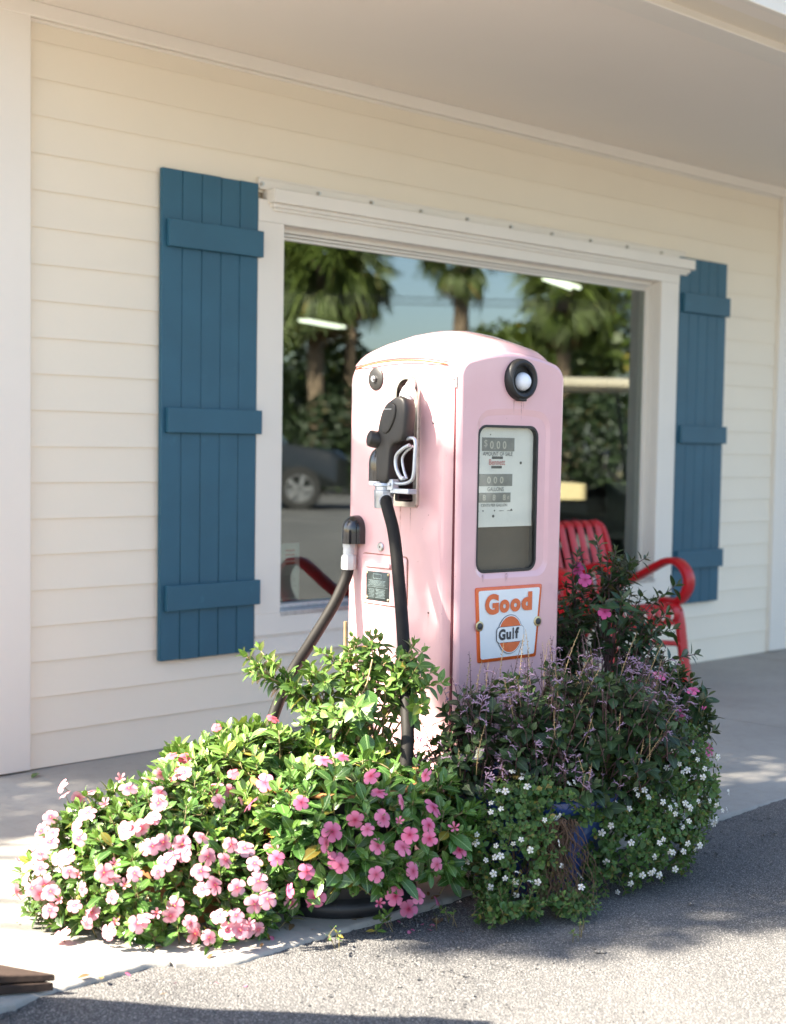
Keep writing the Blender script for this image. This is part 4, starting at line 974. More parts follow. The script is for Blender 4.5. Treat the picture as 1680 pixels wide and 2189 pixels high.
WHITE_RIGHT = [(3.340,-2.256,0.311),(3.330,-2.243,0.321),(3.315,-2.237,0.303),(3.343,-2.265,0.292),(3.357,-2.271,0.297),(3.387,-2.266,0.340),(3.388,-2.276,0.319),(3.409,-2.289,0.295),(3.397,-2.291,0.275),(3.318,-2.246,0.290),(3.190,-2.252,0.260),(3.173,-2.248,0.251),(3.196,-2.264,0.245),(3.172,-2.239,0.263),(3.229,-2.281,0.229),(3.256,-2.288,0.212),(3.308,-2.297,0.217),(3.321,-2.305,0.205),(3.359,-2.305,0.216),(3.422,-2.300,0.210),(3.451,-2.298,0.194),(3.528,-2.286,0.214),(3.519,-2.283,0.169),(3.492,-2.284,0.173),(3.307,-2.310,0.175),(3.289,-2.306,0.161),(3.347,-2.317,0.108),(3.298,-2.305,0.098),(3.300,-2.310,0.121),(3.212,-2.296,0.142),(3.234,-2.297,0.108),(3.259,-2.296,0.100),(3.198,-2.278,0.064),(3.196,-2.274,0.055),(3.292,-2.285,0.050),(3.148,-2.243,0.052),(3.156,-2.234,0.027),(3.152,-2.208,0.005),(3.162,-2.119,-0.031),(3.217,-2.221,-0.025),(3.106,-2.207,0.085),(3.096,-2.199,0.159),(3.087,-2.147,0.194)]
# ------------------------------------------------------------------ foliage library
def leaf_template(w=0.40, fold=0.10, droop=0.18, rows=5, pointy=0.5, wave=0.0):
    """leaf along +y, length 1, faces +z; returns verts, faces, uvs per vert"""
    vs, uv = [], []
    for i in range(rows + 1):
        t = i / rows
        if pointy > 0.8: prof = sin(pi * min(1, t**0.85)) ** 0.9
        else: prof = sin(pi * t ** (0.8 + 0.55*(1 - pointy))) ** 0.62
        half = max(0.012, w * 0.5 * prof)
        z0 = -droop * t * t
        for s in (-1, 0, 1):
            vs.append((s*half, t, z0 + (fold*abs(s)*half*2/w*0.5) + wave*sin(t*9 + s)*abs(s)))
            uv.append((0.5 + 0.5*s*(half/(w*0.5)), t))
    fs = []
    for i in range(rows):
        for j in (0, 1):
            a = i*3 + j; fs.append((a, a + 1, a + 4, a + 3))
    return np.array(vs), np.array(fs), np.array(uv)

def flower_template(n=5, pw=0.82, cup=0.10, petal_len=1.0, seed=0, notch=0.0):
    R = random.Random(seed); vs, fs, uv = [], [], []
    for k in range(n):
        a = 2*pi*k/n + R.uniform(-.08, .08); tilt = cup + R.uniform(-.08, .10); L = petal_len * R.uniform(0.9, 1.06); tw = R.uniform(-.05, .30)
        base = len(vs); rows = [(0.02, 0.03), (0.22, 0.16), (0.5, 0.36), (0.8, 0.43), (1.0, 0.24)]
        for t, hw in rows:
            for s in (-1, 0, 1):
                x = s*hw*pw; y = t*L - (notch if (s == 0 and t == 1.0) else 0) - (0.05 if s and t == 1.0 else 0)
                z = tilt*y*0.6 - 0.22*y*y + 0.05*abs(s) * (0.5 - t) + s*tw*t*0.5 + 0.008*k
                vs.append((x*cos(a) - y*sin(a), x*sin(a) + y*cos(a), z)); uv.append((0.5 + s*0.5, min(1, y)))
        for i in range(4):
            for j in (0, 1):
                p = base + i*3 + j; fs.append((p, p + 1, p + 4, p + 3))
    return np.array(vs), np.array(fs), np.array(uv)

def set_uvs(me, uv, rnd):
    l1 = me.uv_layers.new(name="uv"); l1.data.foreach_set("uv", uv.astype(np.float32).ravel())
    l2 = me.uv_layers.new(name="rnd"); l2.data.foreach_set("uv", rnd.astype(np.float32).ravel())

def single(name, T, mat, rnd=(0.5, 0.0), scale=1.0):
    vs, fs, uv = T
    me = bpy.data.meshes.new(name); me.from_pydata((vs*scale).tolist(), [], fs.tolist())
    set_uvs(me, uv[fs.ravel()], np.tile(np.array(rnd), (len(fs)*4, 1)))
    me.polygons.foreach_set("use_smooth", [True]*len(fs)); me.materials.append(mat); return me

def joined(name, T, mats4, rnd, mat, parent, kind='stuff'):
    """many copies of one template as one mesh; mats4 (n,4,4) array"""
    vs, fs, uv = T; n = len(mats4)
    if n == 0: return None
    h = np.hstack([vs, np.ones((len(vs), 1))])
    V = np.einsum('nij,kj->nki', np.asarray(mats4), h)[..., :3].reshape(-1, 3)
    F = (fs[None] + (np.arange(n)*len(vs))[:, None, None]).reshape(-1, 4)
    me = bpy.data.meshes.new(name)
    me.vertices.add(len(V)); me.vertices.foreach_set("co", V.astype(np.float32).ravel())
    me.loops.add(F.size); me.loops.foreach_set("vertex_index", F.astype(np.int32).ravel())
    me.polygons.add(len(F)); me.polygons.foreach_set("loop_start", np.arange(0, F.size, 4, dtype=np.int32))
    me.polygons.foreach_set("use_smooth", np.ones(len(F), dtype=bool))
    me.update(); me.validate()
    U = np.tile(uv[fs.ravel()], (n, 1)); Rn = np.repeat(np.asarray(rnd), fs.size, axis=0)
    set_uvs(me, U, Rn); me.materials.append(mat)
    o = bpy.data.objects.new(name, me); COL.objects.link(o)
    if parent: o.parent = parent
    if kind: o["kind"] = kind
    return o

def frame(pos, ydir, zdir, s):
    y = Vector(ydir).normalized(); z = Vector(zdir); z = z - y*z.dot(y)
    if z.length < 1e-4: z = Vector((0.3, 0.2, 1)) - y*y.dot(Vector((0.3, 0.2, 1)))
    z.normalize(); x = y.cross(z)
    sx, sy, sz = (s if hasattr(s, '__len__') else (s, s, s))
    return ((x.x*sx, y.x*sy, z.x*sz, pos[0]), (x.y*sx, y.y*sy, z.y*sz, pos[1]), (x.z*sx, y.z*sy, z.z*sz, pos[2]), (0, 0, 0, 1))

class Plant:
    """collects leaves, stems and blooms; build() makes the largest-showing leaves single objects and joins the rest"""
    def __init__(self, name, label, cat, base, group=None):
        self.root = empty(name, base); tag(self.root, label, cat, group)
        self.base = Vector(base); self.leaves = []; self.tubes = MB(); self.R = random.Random(hash(label) % 1000 if False else len(label)*7)
    def leaf(self, pos, d, up, length, width=1.0, youth=0.0):
        p = Vector(pos) - self.base
        self.leaves.append((frame(p, d, up, (length*width, length, length)), (self.R.random(), youth), Vector(pos), length))
    def stem(self, path, r0, r1=None):
        r1 = r0*0.6 if r1 is None else r1; n = len(path)
        self.tubes.tube([Vector(p) - self.base for p in path], [r0 + (r1 - r0)*i/max(1, n-1) for i in range(n)], 5)
    def build(self, T, mat, stem_mat, n_single=300, leaf_name="leaf", variants=3):
        L = sorted(self.leaves, key=lambda q: (q[2] - CAM_POS).length - q[3]*6)
        front, rest = L[:n_single], L[n_single:]
        pool = []
        for k in range(5): pool.append(single("leaf_shape", T, mat, (0.0, [0, .15, .35, .6, .9][k])))
        for fr, rn, _, _ in front:
            me = pool[min(4, int(rn[1]*5 + 0.2))]
            o = bpy.data.objects.new(leaf_name, me); COL.objects.link(o); o.parent = self.root; o.matrix_local = Matrix(fr)
        joined("foliage", T, [q[0] for q in rest], [q[1] for q in rest], mat, self.root)
        if self.tubes.v:
            o = self.tubes.build("stem", stem_mat, self.root, 180); o["kind"] = "stuff"
        return self.root
    def place(self, name, me, pos, nrm, s, spin=0.0):
        o = bpy.data.objects.new(name, me); COL.objects.link(o); o.parent = self.root
        n = Vector(nrm).normalized(); q = n.to_track_quat('Z', 'Y').to_matrix().to_4x4()
        o.matrix_local = Matrix.Translation(Vector(pos) - self.base) @ q @ Matrix.Rotation(spin, 4, 'Z') @ Matrix.Scale(s, 4)
        return o

def on_ellipsoids(E, R, zmin=0.0, low=-0.5):
    """random point on the outer skin of a union of ellipsoids (c, r), with its normal"""
    wts = [e[3]*e[5] for e in E]
    for _ in range(200):
        i = R.choices(range(len(E)), wts)[0]; e = E[i]
        z = R.uniform(low, 1); a = R.uniform(0, 2*pi); q = sqrt(1 - z*z)
        dv = Vector((q*cos(a), q*sin(a), z)); p = Vector((e[0] + dv.x*e[3], e[1] + dv.y*e[4], e[2] + dv.z*e[5]))
        if p.z < zmin: continue
        ok = True
        for j, g in enumerate(E):
            if j != i and ((p.x-g[0])/g[3])**2 + ((p.y-g[1])/g[4])**2 + ((p.z-g[2])/g[5])**2 < 0.88: ok = False; break
        if ok:
            return p, Vector((dv.x/e[3], dv.y/e[4], dv.z/e[5])).normalized()
    return p, dv
def skin_normal(E, p):
    best = None
    for e in E:
        q = Vector(((p[0]-e[0])/e[3], (p[1]-e[1])/e[4], (p[2]-e[2])/e[5])); d = abs(q.length - 1)
        if best is None or d < best[0]: best = (d, Vector((q.x/e[3], q.y/e[4], q.z/e[5])).normalized())
    return best[1]

def in_pump(p):
    q = Vector(p) - PC; c, s = cos(-PYAW), sin(-PYAW); x = q.x*c - q.y*s; y = q.x*s + q.y*c
    return -0.012 < x < PW + 0.012 and -0.012 < y < PD + 0.01

def whorl_shoot(P, R, tip, axis, pairs=4, L=0.045, width=1.0, gap=0.010, inner=0.35, outer=1.35, stem_len=0.09, young=0.5, stem_r=0.0014):
    """a leafy shoot: leaf pairs opening outwards below the growing tip"""
    axis = axis.normalized(); t = axis.cross(Vector((R.uniform(-1, 1), R.uniform(-1, 1), 0.2))).normalized(); b2 = axis.cross(t)
    phase = R.uniform(0, 2*pi)
    for k in range(pairs):
        f = k / max(1, pairs - 1); ang = inner + (outer - inner)*f + R.uniform(-.18, .18); base = tip - axis*gap*(k*1.1 + 0.15)
        for side in (0, 1):
            a = phase + k*pi/2 + side*pi + R.uniform(-.25, .25)
            rad = t*cos(a) + b2*sin(a); d = axis*cos(ang) + rad*sin(ang) + Vector((0, 0, -0.10*f))
            up = axis*sin(ang) - rad*cos(ang) + Vector((0, 0, 0.25)) + Vector((R.uniform(-.25, .25), R.uniform(-.25, .25), 0))
            ln = L*(0.5 + 0.5*f)*R.uniform(0.8, 1.15)
            q = base + d.normalized()*ln*0.7
            if in_pump(q) or q.z < -0.02: continue
            P.leaf(base + rad*0.002, d, up, ln, width*R.uniform(0.85, 1.15), max(0, young*(1 - f) + R.uniform(-.1, .1)))
    if stem_len: P.stem([tip - axis*stem_len + Vector((0, 0, -0.01)), tip - axis*stem_len*0.5, tip], stem_r*1.3, stem_r)

T_vinca = leaf_template(0.47, 0.10, 0.16, 5, 0.45)
T_shrub = leaf_template(0.56, 0.14, 0.14, 5, 1.0)
T_sage = leaf_template(0.66, 0.08, 0.22, 5, 1.0, 0.02)
T_bac = leaf_template(0.80, 0.10, 0.10, 3, 0.5, 0.03)
T_dark = leaf_template(0.42, 0.12, 0.16, 4, 1.0)
FL = [flower_template(5, 1.0, 0.10, 1.0, s) for s in range(4)]
BUD = flower_template(5, 0.55, 1.9, 1.0, 9)

def bloom_set(mat): return [single("bloom_shape", T, mat) for T in FL] + [single("bud_shape", BUD, mat)]
B_pale, B_pink, B_hot, B_coral, B_white = (bloom_set(M[k]) for k in ('pale_petal', 'pink_petal', 'hot_petal', 'coral_petal', 'white_petal'))
FW = [flower_template(5, 0.8, 0.12, 1.0, s + 20) for s in range(3)]
B_white = [single("bloom_shape", T, M['white_petal']) for T in FW]

def vinca(name, label, cat, base, E, shoots, blooms, extra, B, leafmat, L=0.045, size=0.0205, seed=1, low=-0.5, zmin=0.01, young=0.5, jit=0.012, group=None, fill=300, push=0.012):
    P = Plant(name, label, cat, base, group); R = random.Random(seed); P.R = R
    for _ in range(shoots):
        p, n = on_ellipsoids(E, R, zmin, low)
        p = p + n*R.uniform(-0.035, 0.012)
        if in_pump(p): continue
        ax = n*0.75 + Vector((0, 0, 0.55)) + Vector((R.gauss(0, .25), R.gauss(0, .25), R.gauss(0, .15)))
        whorl_shoot(P, R, p, ax, R.choice((3, 4, 4)), L*R.uniform(.8, 1.15), 1.0, 0.0095, young=young)
    for _ in range(fill):       # inner leaves, so that one looks into a plant and not through it
        p, n = on_ellipsoids(E, R, zmin, low); c = Vector(E[0][:3]); p = p + n*R.uniform(-0.13, -0.045)
        if p.z < 0 or in_pump(p): continue
        P.leaf(p, n + Vector((R.gauss(0, .7), R.gauss(0, .7), R.gauss(0, .5))), Vector((R.gauss(0, .6), R.gauss(0, .6), 1)), L*R.uniform(.8, 1.2))
    # main stems from the soil
    for _ in range(26):
        p, n = on_ellipsoids(E, R, zmin + .03, low); b0 = Vector(base) + Vector((R.uniform(-.07, .07), R.uniform(-.07, .07), 0.02))
        b0.z = max(base[2] + 0.01, 0.01); P.stem(catmull([b0, (b0 + p)/2 + Vector((0, 0, 0.03)), p - n*0.04], 3), 0.0026, 0.0015)
    pts = [(Vector(q), True) for q in blooms]
    for _ in range(extra): pts.append((on_ellipsoids(E, R, zmin + .02, low)[0], False))
    for q, given in pts:
        n = skin_normal(E, q); q = q + n*(push + R.uniform(-.004, .006))
        if in_pump(q): continue
        n = n*0.55 + Vector((-0.30, -0.42, 0.45)) + Vector((R.gauss(0, .38), R.gauss(0, .38), R.gauss(0, .3)))
        bud = R.random() < 0.09
        s = size*R.uniform(0.74, 1.14)
        P.place("flower_bud" if bud else "flower", B[4] if bud and len(B) > 4 else R.choice(B[:4]), q, n, s*(0.6 if bud else 1), R.uniform(0, 6.28))
        P.stem([q - n.normalized()*0.001, q - n.normalized()*0.022 - Vector((0, 0, 0.006))], 0.0007, 0.0009)
    P.build(T_vinca, leafmat, M['stem'])
    return P

# ------------------------------------------------------------------ pots
def pot(name, label, loc, prof, mat, rim=None, soil_z=0.2, soil_r=0.2, rings=()):
    t = empty(name, loc); tag(t, label, "plant pot")
    b = MB(); b.lathe(prof, n=56); o = b.build("pot_body", mat, t, 50)
    if rim: b = MB(); b.lathe(rim[0], n=56); b.build("rim", rim[1], t, 50)
    b = MB(); b.lathe([(0.0005, soil_z + 0.01), (soil_r*0.5, soil_z + 0.008), (soil_r, soil_z - 0.004)], n=40); b.build("soil", M['soil'], t)
    return t
pot("black_plastic_pot", "low black plastic pot overhung by pink flowers at the front of the pump", (2.555, -1.765, 0.0),
    [(0.001, 0.001), (0.188, 0.001), (0.200, 0.006), (0.204, 0.018), (0.204, 0.034), (0.196, 0.042), (0.190, 0.050), (0.193, 0.062), (0.200, 0.15), (0.218, 0.285), (0.224, 0.290), (0.226, 0.305), (0.212, 0.305), (0.205, 0.26)], M['blackpot'],
    ([(0.206, 0.300), (0.226, 0.306), (0.229, 0.309), (0.229, 0.315), (0.222, 0.318), (0.210, 0.316), (0.206, 0.30)], M['brownrim']), 0.29, 0.206)
pot("blue_glazed_pot", "blue glazed pot showing between the trailing white flowers", (3.075, -1.975, -0.022),
    [(0.001, 0.001), (0.150, 0.001), (0.156, 0.012), (0.168, 0.07), (0.196, 0.15), (0.216, 0.21), (0.222, 0.235), (0.236, 0.245), (0.243, 0.262), (0.243, 0.275), (0.232, 0.284), (0.220, 0.28), (0.212, 0.25)], M['bluepot'], None, 0.255, 0.213)
pot("terracotta_pot", "small terracotta pot hidden under the pale pink flowers at the left", (2.16, -1.60, 0.0),
    [(0.001, 0.001), (0.11, 0.001), (0.115, 0.01), (0.135, 0.12), (0.148, 0.125), (0.148, 0.155), (0.135, 0.155), (0.13, 0.12)], M['brownrim'], None, 0.14, 0.13)
pot("grey_planter", "grey concrete planter behind the dark bush at the right of the pump", (3.66, -1.76, -0.03),
    [(0.001, 0.001), (0.14, 0.001), (0.145, 0.01), (0.17, 0.25), (0.185, 0.255), (0.185, 0.29), (0.17, 0.29), (0.165, 0.26)], M['concrete'], None, 0.27, 0.166)

# ------------------------------------------------------------------ plants
E_left = [(2.15,-1.60,.07,.255,.255,.265),(2.02,-1.47,.12,.12,.12,.14),(2.06,-1.46,.18,.12,.12,.12),(2.02,-1.5,.05,.19,.19,.17),(2.2,-1.75,.06,.17,.17,.18)]
E_back = [(2.50,-1.55,.2,.27,.27,.21),(2.72,-1.72,.2,.19,.19,.17),(2.3,-1.5,.15,.19,.19,.19),(2.40,-1.38,.20,.14,.14,.16)]
E_front = [(2.515,-1.89,.215,.20,.20,.17),(2.66,-1.95,.2,.14,.14,.16),(2.38,-1.85,.2,.145,.145,.15)]
E_rv = [(3.60,-2.06,.38,.12,.12,.14)]
E_bacl = [(2.88,-2.08,.13,.14,.14,.18)]
E_bacr = [(3.16,-2.14,.11,.11,.11,.16),(3.43,-2.13,.22,.165,.165,.21),(3.25,-2.13,.14,.165,.165,.19),(3.36,-2.12,.14,.19,.19,.19)]
vinca("pale_vinca", "low mound of pale pink vinca on the concrete at the far left", "flowering plant", (2.14, -1.6, 0.14), E_left, 430, PALE_PINK_BLOOMS, 42, B_pale, M['vinca_leaf'], 0.050, 0.0222, 3, -0.35, 0.015, 0.55, group=None)
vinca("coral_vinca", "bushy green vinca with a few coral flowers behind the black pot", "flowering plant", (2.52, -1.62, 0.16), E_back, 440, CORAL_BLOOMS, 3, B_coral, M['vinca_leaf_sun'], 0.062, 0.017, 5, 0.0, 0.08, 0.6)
vinca("pink_vinca", "pink vinca spilling over the front of the black pot", "flowering plant", (2.55, -1.77, 0.29), E_front, 270, PINK_BLOOMS, 4, B_pink, M['vinca_leaf'], 0.062, 0.0235, 7, -0.75, 0.05, 0.35, fill=160, push=0.02)
vinca("hot_pink_vinca", "hot pink vinca at the right edge of the purple flowered plant", "flowering plant", (3.60, -2.02, 0.2), E_rv, 110, HOT_PINK_BLOOMS, 2, B_hot, M['dark_leaf'], 0.05, 0.021, 9, -0.6, 0.1, 0.3, fill=60, push=0.02)

# young pale shrub in front of the nozzle side: branching woody stems with leaf whorls
def branchy(name, label, base, tips, leafmat, T, L, stem, seed, whorls=3, young=0.6, gap=0.045, forks=2, spread=0.05, pairs=3, extra=()):
    P = Plant(name, label, "shrub", base); R = random.Random(seed); P.R = R
    for tp in tips:
        tp = Vector(tp[:3]); b0 = Vector(base) + Vector((R.uniform(-.05, .05), R.uniform(-.05, .05), 0))
        mid = b0.lerp(tp, 0.5) + Vector((R.gauss(0, .02), R.gauss(0, .02), 0.03)); path = catmull([b0, mid, tp], 8)
        P.stem(path, 0.0042, 0.0014)
        ends = [(path, 1.0)]
        for _ in range(forks):
            k = R.randint(7, len(path) - 3); s0 = path[k]; e = s0 + (tp - s0)*0.9 + Vector((R.gauss(0, spread), R.gauss(0, spread), R.gauss(0.01, spread*.6)))
            if in_pump(e): continue
            q = catmull([s0, s0.lerp(e, .5) + Vector((0, 0, .008)), e], 4); P.stem(q, 0.0022, 0.0012); ends.append((q, 0.9))
        for q, sc in ends:
            n = len(q); tot = sum((q[i+1]-q[i]).length for i in range(n-1))
            for w in range(whorls + (1 if sc == 1 else 0)):
                back = w*gap*R.uniform(.8, 1.2)
                if back > tot*0.8: break
                acc = 0; i = n - 1
                while i > 0 and acc < back: acc += (q[i]-q[i-1]).length; i -= 1
                pos = q[i] if w else q[-1]; ax = (q[min(n-1, i+1)] - q[max(0, i-1)]).normalized()
                if in_pump(pos): continue
                whorl_shoot(P, R, pos, ax, pairs if w == 0 else 2, L*(0.8 if w == 0 else 1.0)*R.uniform(.85, 1.15), 1.0, 0.008, 0.3, 1.25, 0, young*(1 if w == 0 else 0.5))
    P.build(T, leafmat, stem); return P
def lat(depth, px, z):      # world point at a distance along and across the view, at height z
    l = (px - 846)/3194*depth
    return (0.7037*depth + 0.7105*l, -4.5393 + 0.7105*depth - 0.7037*l, z)
SB = (2.74, -1.66, 0.28)
tips = [lat(4.05, 520, .585), lat(4.0, 545, .56), lat(4.0, 580, .52), lat(3.98, 610, .51), lat(3.98, 640, .50), lat(3.95, 660, .53), lat(3.95, 650, .46), lat(3.95, 690, .46),
        lat(3.98, 710, .60), lat(3.97, 730, .56), lat(3.95, 745, .59), lat(3.95, 700, .53), lat(3.93, 765, .635), lat(3.93, 790, .62), lat(3.92, 815, .645), lat(3.9, 825, .60), lat(3.9, 780, .56), lat(3.9, 800, .53), lat(3.88, 830, .53), lat(3.9, 760, .50),
        lat(3.88, 885, .61), lat(3.88, 910, .625), lat(3.86, 905, .58), lat(3.86, 880, .54), lat(3.85, 915, .535), lat(3.85, 895, .49), lat(3.85, 800, .46), lat(3.85, 760, .44), lat(3.9, 730, .44), lat(3.9, 690, .41), lat(3.9, 640, .42)]
shrub = branchy("young_shrub", "pale green young shrub with woody stems in front of the nozzle hose", SB, tips, M['shrub_leaf'], T_shrub, 0.046, M['tanstem'], 21, 3, 0.75, 0.036, 2, 0.035, 3)

# big twining leaves hanging among the shrub
vr = empty("vine", (2.74, -1.74, 0.45)); tag(vr, "broad plain green vine leaves hanging among the pale shrub", "vine")
vt = leaf_template(0.72, 0.10, 0.2, 6, 1.0); vme = single("leaf_shape", vt, M['vinca_leaf'], (0.3, 0.1)); R = random.Random(4)
for px, z, L, dep in ((790, .52, .062, 3.86), (768, .475, .06, 3.86), (690, .40, .05, 3.84), (745, .365, .06, 3.80), (788, .415, .055, 3.80), (812, .41, .052, 3.80)):
    o = bpy.data.objects.new("leaf", vme); COL.objects.link(o); o.parent = vr
    p = Vector(lat(dep, px, z)) - Vector((2.74, -1.74, 0.45))
    o.matrix_local = Matrix(frame(p, (R.uniform(-.3, .3), R.uniform(-.5, .1), R.uniform(-1, -.3)), (-0.6, -0.7, 0.4), L))
b = MB(); b.tube([Vector(lat(3.86, px, z)) - Vector((2.74, -1.74, 0.45)) for px, z in ((745, .40), (760, .43), (775, .50), (790, .54), (800, .60))], 0.002, 6); b.build("stem", M['tanstem'], vr, 180)

# dark bush at the right rear
Rb = random.Random(8); tips = []
for _ in range(46):
    p, n = on_ellipsoids([(3.66, -1.75, .53, .185, .185, .27)], Rb, .3, -.5); tips.append(tuple(p))
tips += [lat(4.5, 1330, .82), lat(4.5, 1300, .83), lat(4.5, 1375, .72), lat(4.45, 1400, .60), lat(4.45, 1410, .52), lat(4.5, 1225, .80), lat(4.45, 1430, .46)]
dark = branchy("dark_leafed_bush", "dark glossy leafed bush between the pink pump and the red chair", (3.66, -1.76, 0.25), tips, M['dark_leaf'], T_dark, 0.050, M['purplestem'], 33, 4, 0.5, 0.032, 2, 0.06, 3)
for q in BUSH_BLOOMS: dark.place("flower", B_hot[1], Vector(q) + Vector((-.02, -.03, .0)), (-0.6, -0.7, 0.3), 0.021, Rb.random()*6)

# purple flowered sage filling the blue pot
E_sage = [(2.92,-1.92,.33,.15,.13,.20),(3.06,-2.02,.36,.19,.17,.22),(3.24,-2.10,.36,.21,.19,.22),(3.38,-2.06,.34,.18,.17,.19),(3.12,-1.98,.28,.2,.2,.14),(3.10,-2.13,.28,.16,.12,.08)]
SG = Plant("purple_sage", "dark leafed plant with thin lilac flower spikes in front of the dial face", "flowering plant", (3.1, -1.98, 0.22)); R = random.Random(17); SG.R = R
for _ in range(560):
    p, n = on_ellipsoids(E_sage, R, 0.16, -0.65); p = p + n*R.uniform(-.07, .012)
    if in_pump(p): continue
    whorl_shoot(SG, R, p, n*0.6 + Vector((R.gauss(0, .3), R.gauss(0, .3), 0.8)), R.choice((2, 3)), 0.045*R.uniform(.7, 1.2), 1.0, 0.012, 0.5, 1.3, 0.08, 0.35, 0.0014)
for _ in range(330):
    p, n = on_ellipsoids(E_sage, R, 0.14, -0.7); p = p + n*R.uniform(-0.16, -0.06)
    if not in_pump(p): SG.leaf(p, (R.gauss(0, 1), R.gauss(0, 1), R.gauss(0, .6)), (R.gauss(0, .6), R.gauss(0, .6), 1), 0.04*R.uniform(.7, 1.2))
SG.build(T_sage, M['sage_leaf'], M['purplestem'])
def spike_mesh(seed, H, florets, stemmat):
    R = random.Random(seed); b = MB(); bend = R.uniform(-.2, .2)
    path = [(bend*H*(t**2)*cos(seed), bend*H*(t**2)*sin(seed), H*t) for t in (0, .25, .5, .75, 1)]
    b.tube(path, [0.0012, 0.0011, 0.001, 0.0008, 0.0005], 5, 0)
    for k in range(int(H/0.012)):
        t = 0.25 + 0.75*k/(H/0.012); z = H*t; a = R.uniform(0, 6.28); x, y = bend*H*t*t*cos(seed), bend*H*t*t*sin(seed)
        b.tube([(x, y, z), (x + .004*cos(a), y + .004*sin(a), z + .002)], [0.0006, 0.0011], 4, 0)
    for k in range(florets):
        t = R.uniform(0.35, 0.95); z = H*t; a = R.uniform(0, 6.28); x, y = bend*H*t*t*cos(seed), bend*H*t*t*sin(seed)
        c, s = cos(a), sin(a); Lf = R.uniform(.012, .018)
        b.tube([(x, y, z), (x + c*Lf*.5, y + s*Lf*.5, z + .004), (x + c*Lf, y + s*Lf, z + .003)], [.0009, .0015, .0024], 6, 1)
        for da, dz, w in ((0, -.5, .0055), (.6, .5, .0045), (-.6, .5, .0045)):
            tx, ty, tz = x + c*Lf, y + s*Lf, z + .003; ex, ey = cos(a + da), sin(a + da)
            px_, py_ = -ey, ex; Lp = .0095
            b.add([(tx, ty, tz), (tx + ex*Lp*.6 + px_*w*.5, ty + ey*Lp*.6 + py_*w*.5, tz + dz*Lp*.6), (tx + ex*Lp, ty + ey*Lp, tz + dz*Lp), (tx + ex*Lp*.6 - px_*w*.5, ty + ey*Lp*.6 - py_*w*.5, tz + dz*Lp*.6)], [(0, 1, 2, 3)], 1)
    me = b.mesh("spike_shape", 60); me.materials.append(stemmat); me.materials.append(M['lilac_petal'])
    l = me.uv_layers.new(name="uv"); l.data.foreach_set("uv", [0.5, 0.8]*len(me.loops)); return me
spikes = [spike_mesh(s, R.uniform(.10, .17), f, st) for s, f, st in ((1, 0, M['purplestem']), (2, 1, M['purplestem']), (3, 3, M['purplestem']), (4, 2, M['tanstem']), (5, 6, M['purplestem']), (6, 0, M['tanstem']), (7, 3, M['tanstem']), (8, 8, M['purplestem']))]
cnt = 0
while cnt < 195:
    p, n = on_ellipsoids(E_sage, R, 0.2, -0.35)
    if in_pump(p): continue
    o = SG.place("flower_spike", spikes[R.choice((0, 1, 1, 2, 2, 4, 7, 0, 1, 3, 5, 6, 2, 4))], p - n*0.03 - Vector((0, 0, .02)), n*0.45 + Vector((R.gauss(0, .16), R.gauss(0, .16), 1)), R.uniform(.7, 1.15), R.uniform(0, 6.28)); cnt += 1
for px, z in ((1048, .44), (1060, .42), (1075, .47), (1100, .46), (1105, .44), (1112, .47), (1170, .50), (1180, .48), (1186, .51), (1192, .47), (1172, .44), (1020, .40), (1000, .42), (1125, .43), (1140, .41), (1205, .45), (1010, .44), (1085, .40)):
    SG.place("flower_spike", spikes[R.choice((0, 0, 1, 5))], lat(3.93 + R.uniform(0, .12), px, z), (R.gauss(0, .06), R.gauss(0, .06), 1), R.uniform(.9, 1.25), R.uniform(0, 6))

# trailing white flowered bacopa, two clumps
def bacopa(label, base, E, pts, extra, seed, shoots):
    P = Plant("bacopa", label, "flowering plant", base, "white flowered trailing plants in front of the pump"); R = random.Random(seed); P.R = R
    for _ in range(shoots):
        p, n = on_ellipsoids(E, R, -0.01, -0.9); p = p + n*R.uniform(-.03, .014)
        if in_pump(p): continue
        ax = n + Vector((R.gauss(0, .3), R.gauss(0, .3), R.gauss(-.05, .3)))
        whorl_shoot(P, R, p, ax, R.choice((3, 4)), 0.0185*R.uniform(.75, 1.25), 1.0, 0.007, 0.4, 1.35, 0.04, 0.35, 0.0008)
    for _ in range(shoots//2):
        p, n = on_ellipsoids(E, R, 0.0, -0.9); p = p + n*R.uniform(-.10, -.03); P.leaf(p, n + Vector((R.gauss(0, .7), R.gauss(0, .7), R.gauss(0, .5))), (R.gauss(0, .5), R.gauss(0, .5), 1), 0.022)
    L_ = [(Vector(q)) for q in pts] + [on_ellipsoids(E, R, 0.03, -.8)[0] for _ in range(extra)]
    for q in L_:
        n = skin_normal(E, q); q = q + n*R.uniform(.010, .02)
        P.place("flower", R.choice(B_white), q, n*0.8 + Vector((R.gauss(-.2, .3), R.gauss(-.25, .3), R.gauss(.25, .25))), 0.0088*R.uniform(.75, 1.2), R.uniform(0, 6))
    P.build(T_bac, M['bacopa_leaf'], M['stem']); return P
bacopa("white flowered trailing plant between the pink flowers and the blue pot", (2.95, -2.02, 0.2), E_bacl + [(2.76, -2.17, .03, .10, .08, .06), (2.92, -2.22, .01, .09, .08, .06)], WHITE_LEFT, 26, 41, 620)
bacopa("white flowered trailing plant forming the mound at the far right of the pots", (3.34, -2.02, 0.2), E_bacr, WHITE_RIGHT, 40, 43, 1150)
bacopa("small clump of pale green white flowered stems on the rim of the blue pot", (2.98, -2.03, 0.24), [(2.93, -2.13, .27, .09, .07, .05), (3.02, -2.19, .23, .04, .04, .05)], [], 10, 47, 170)

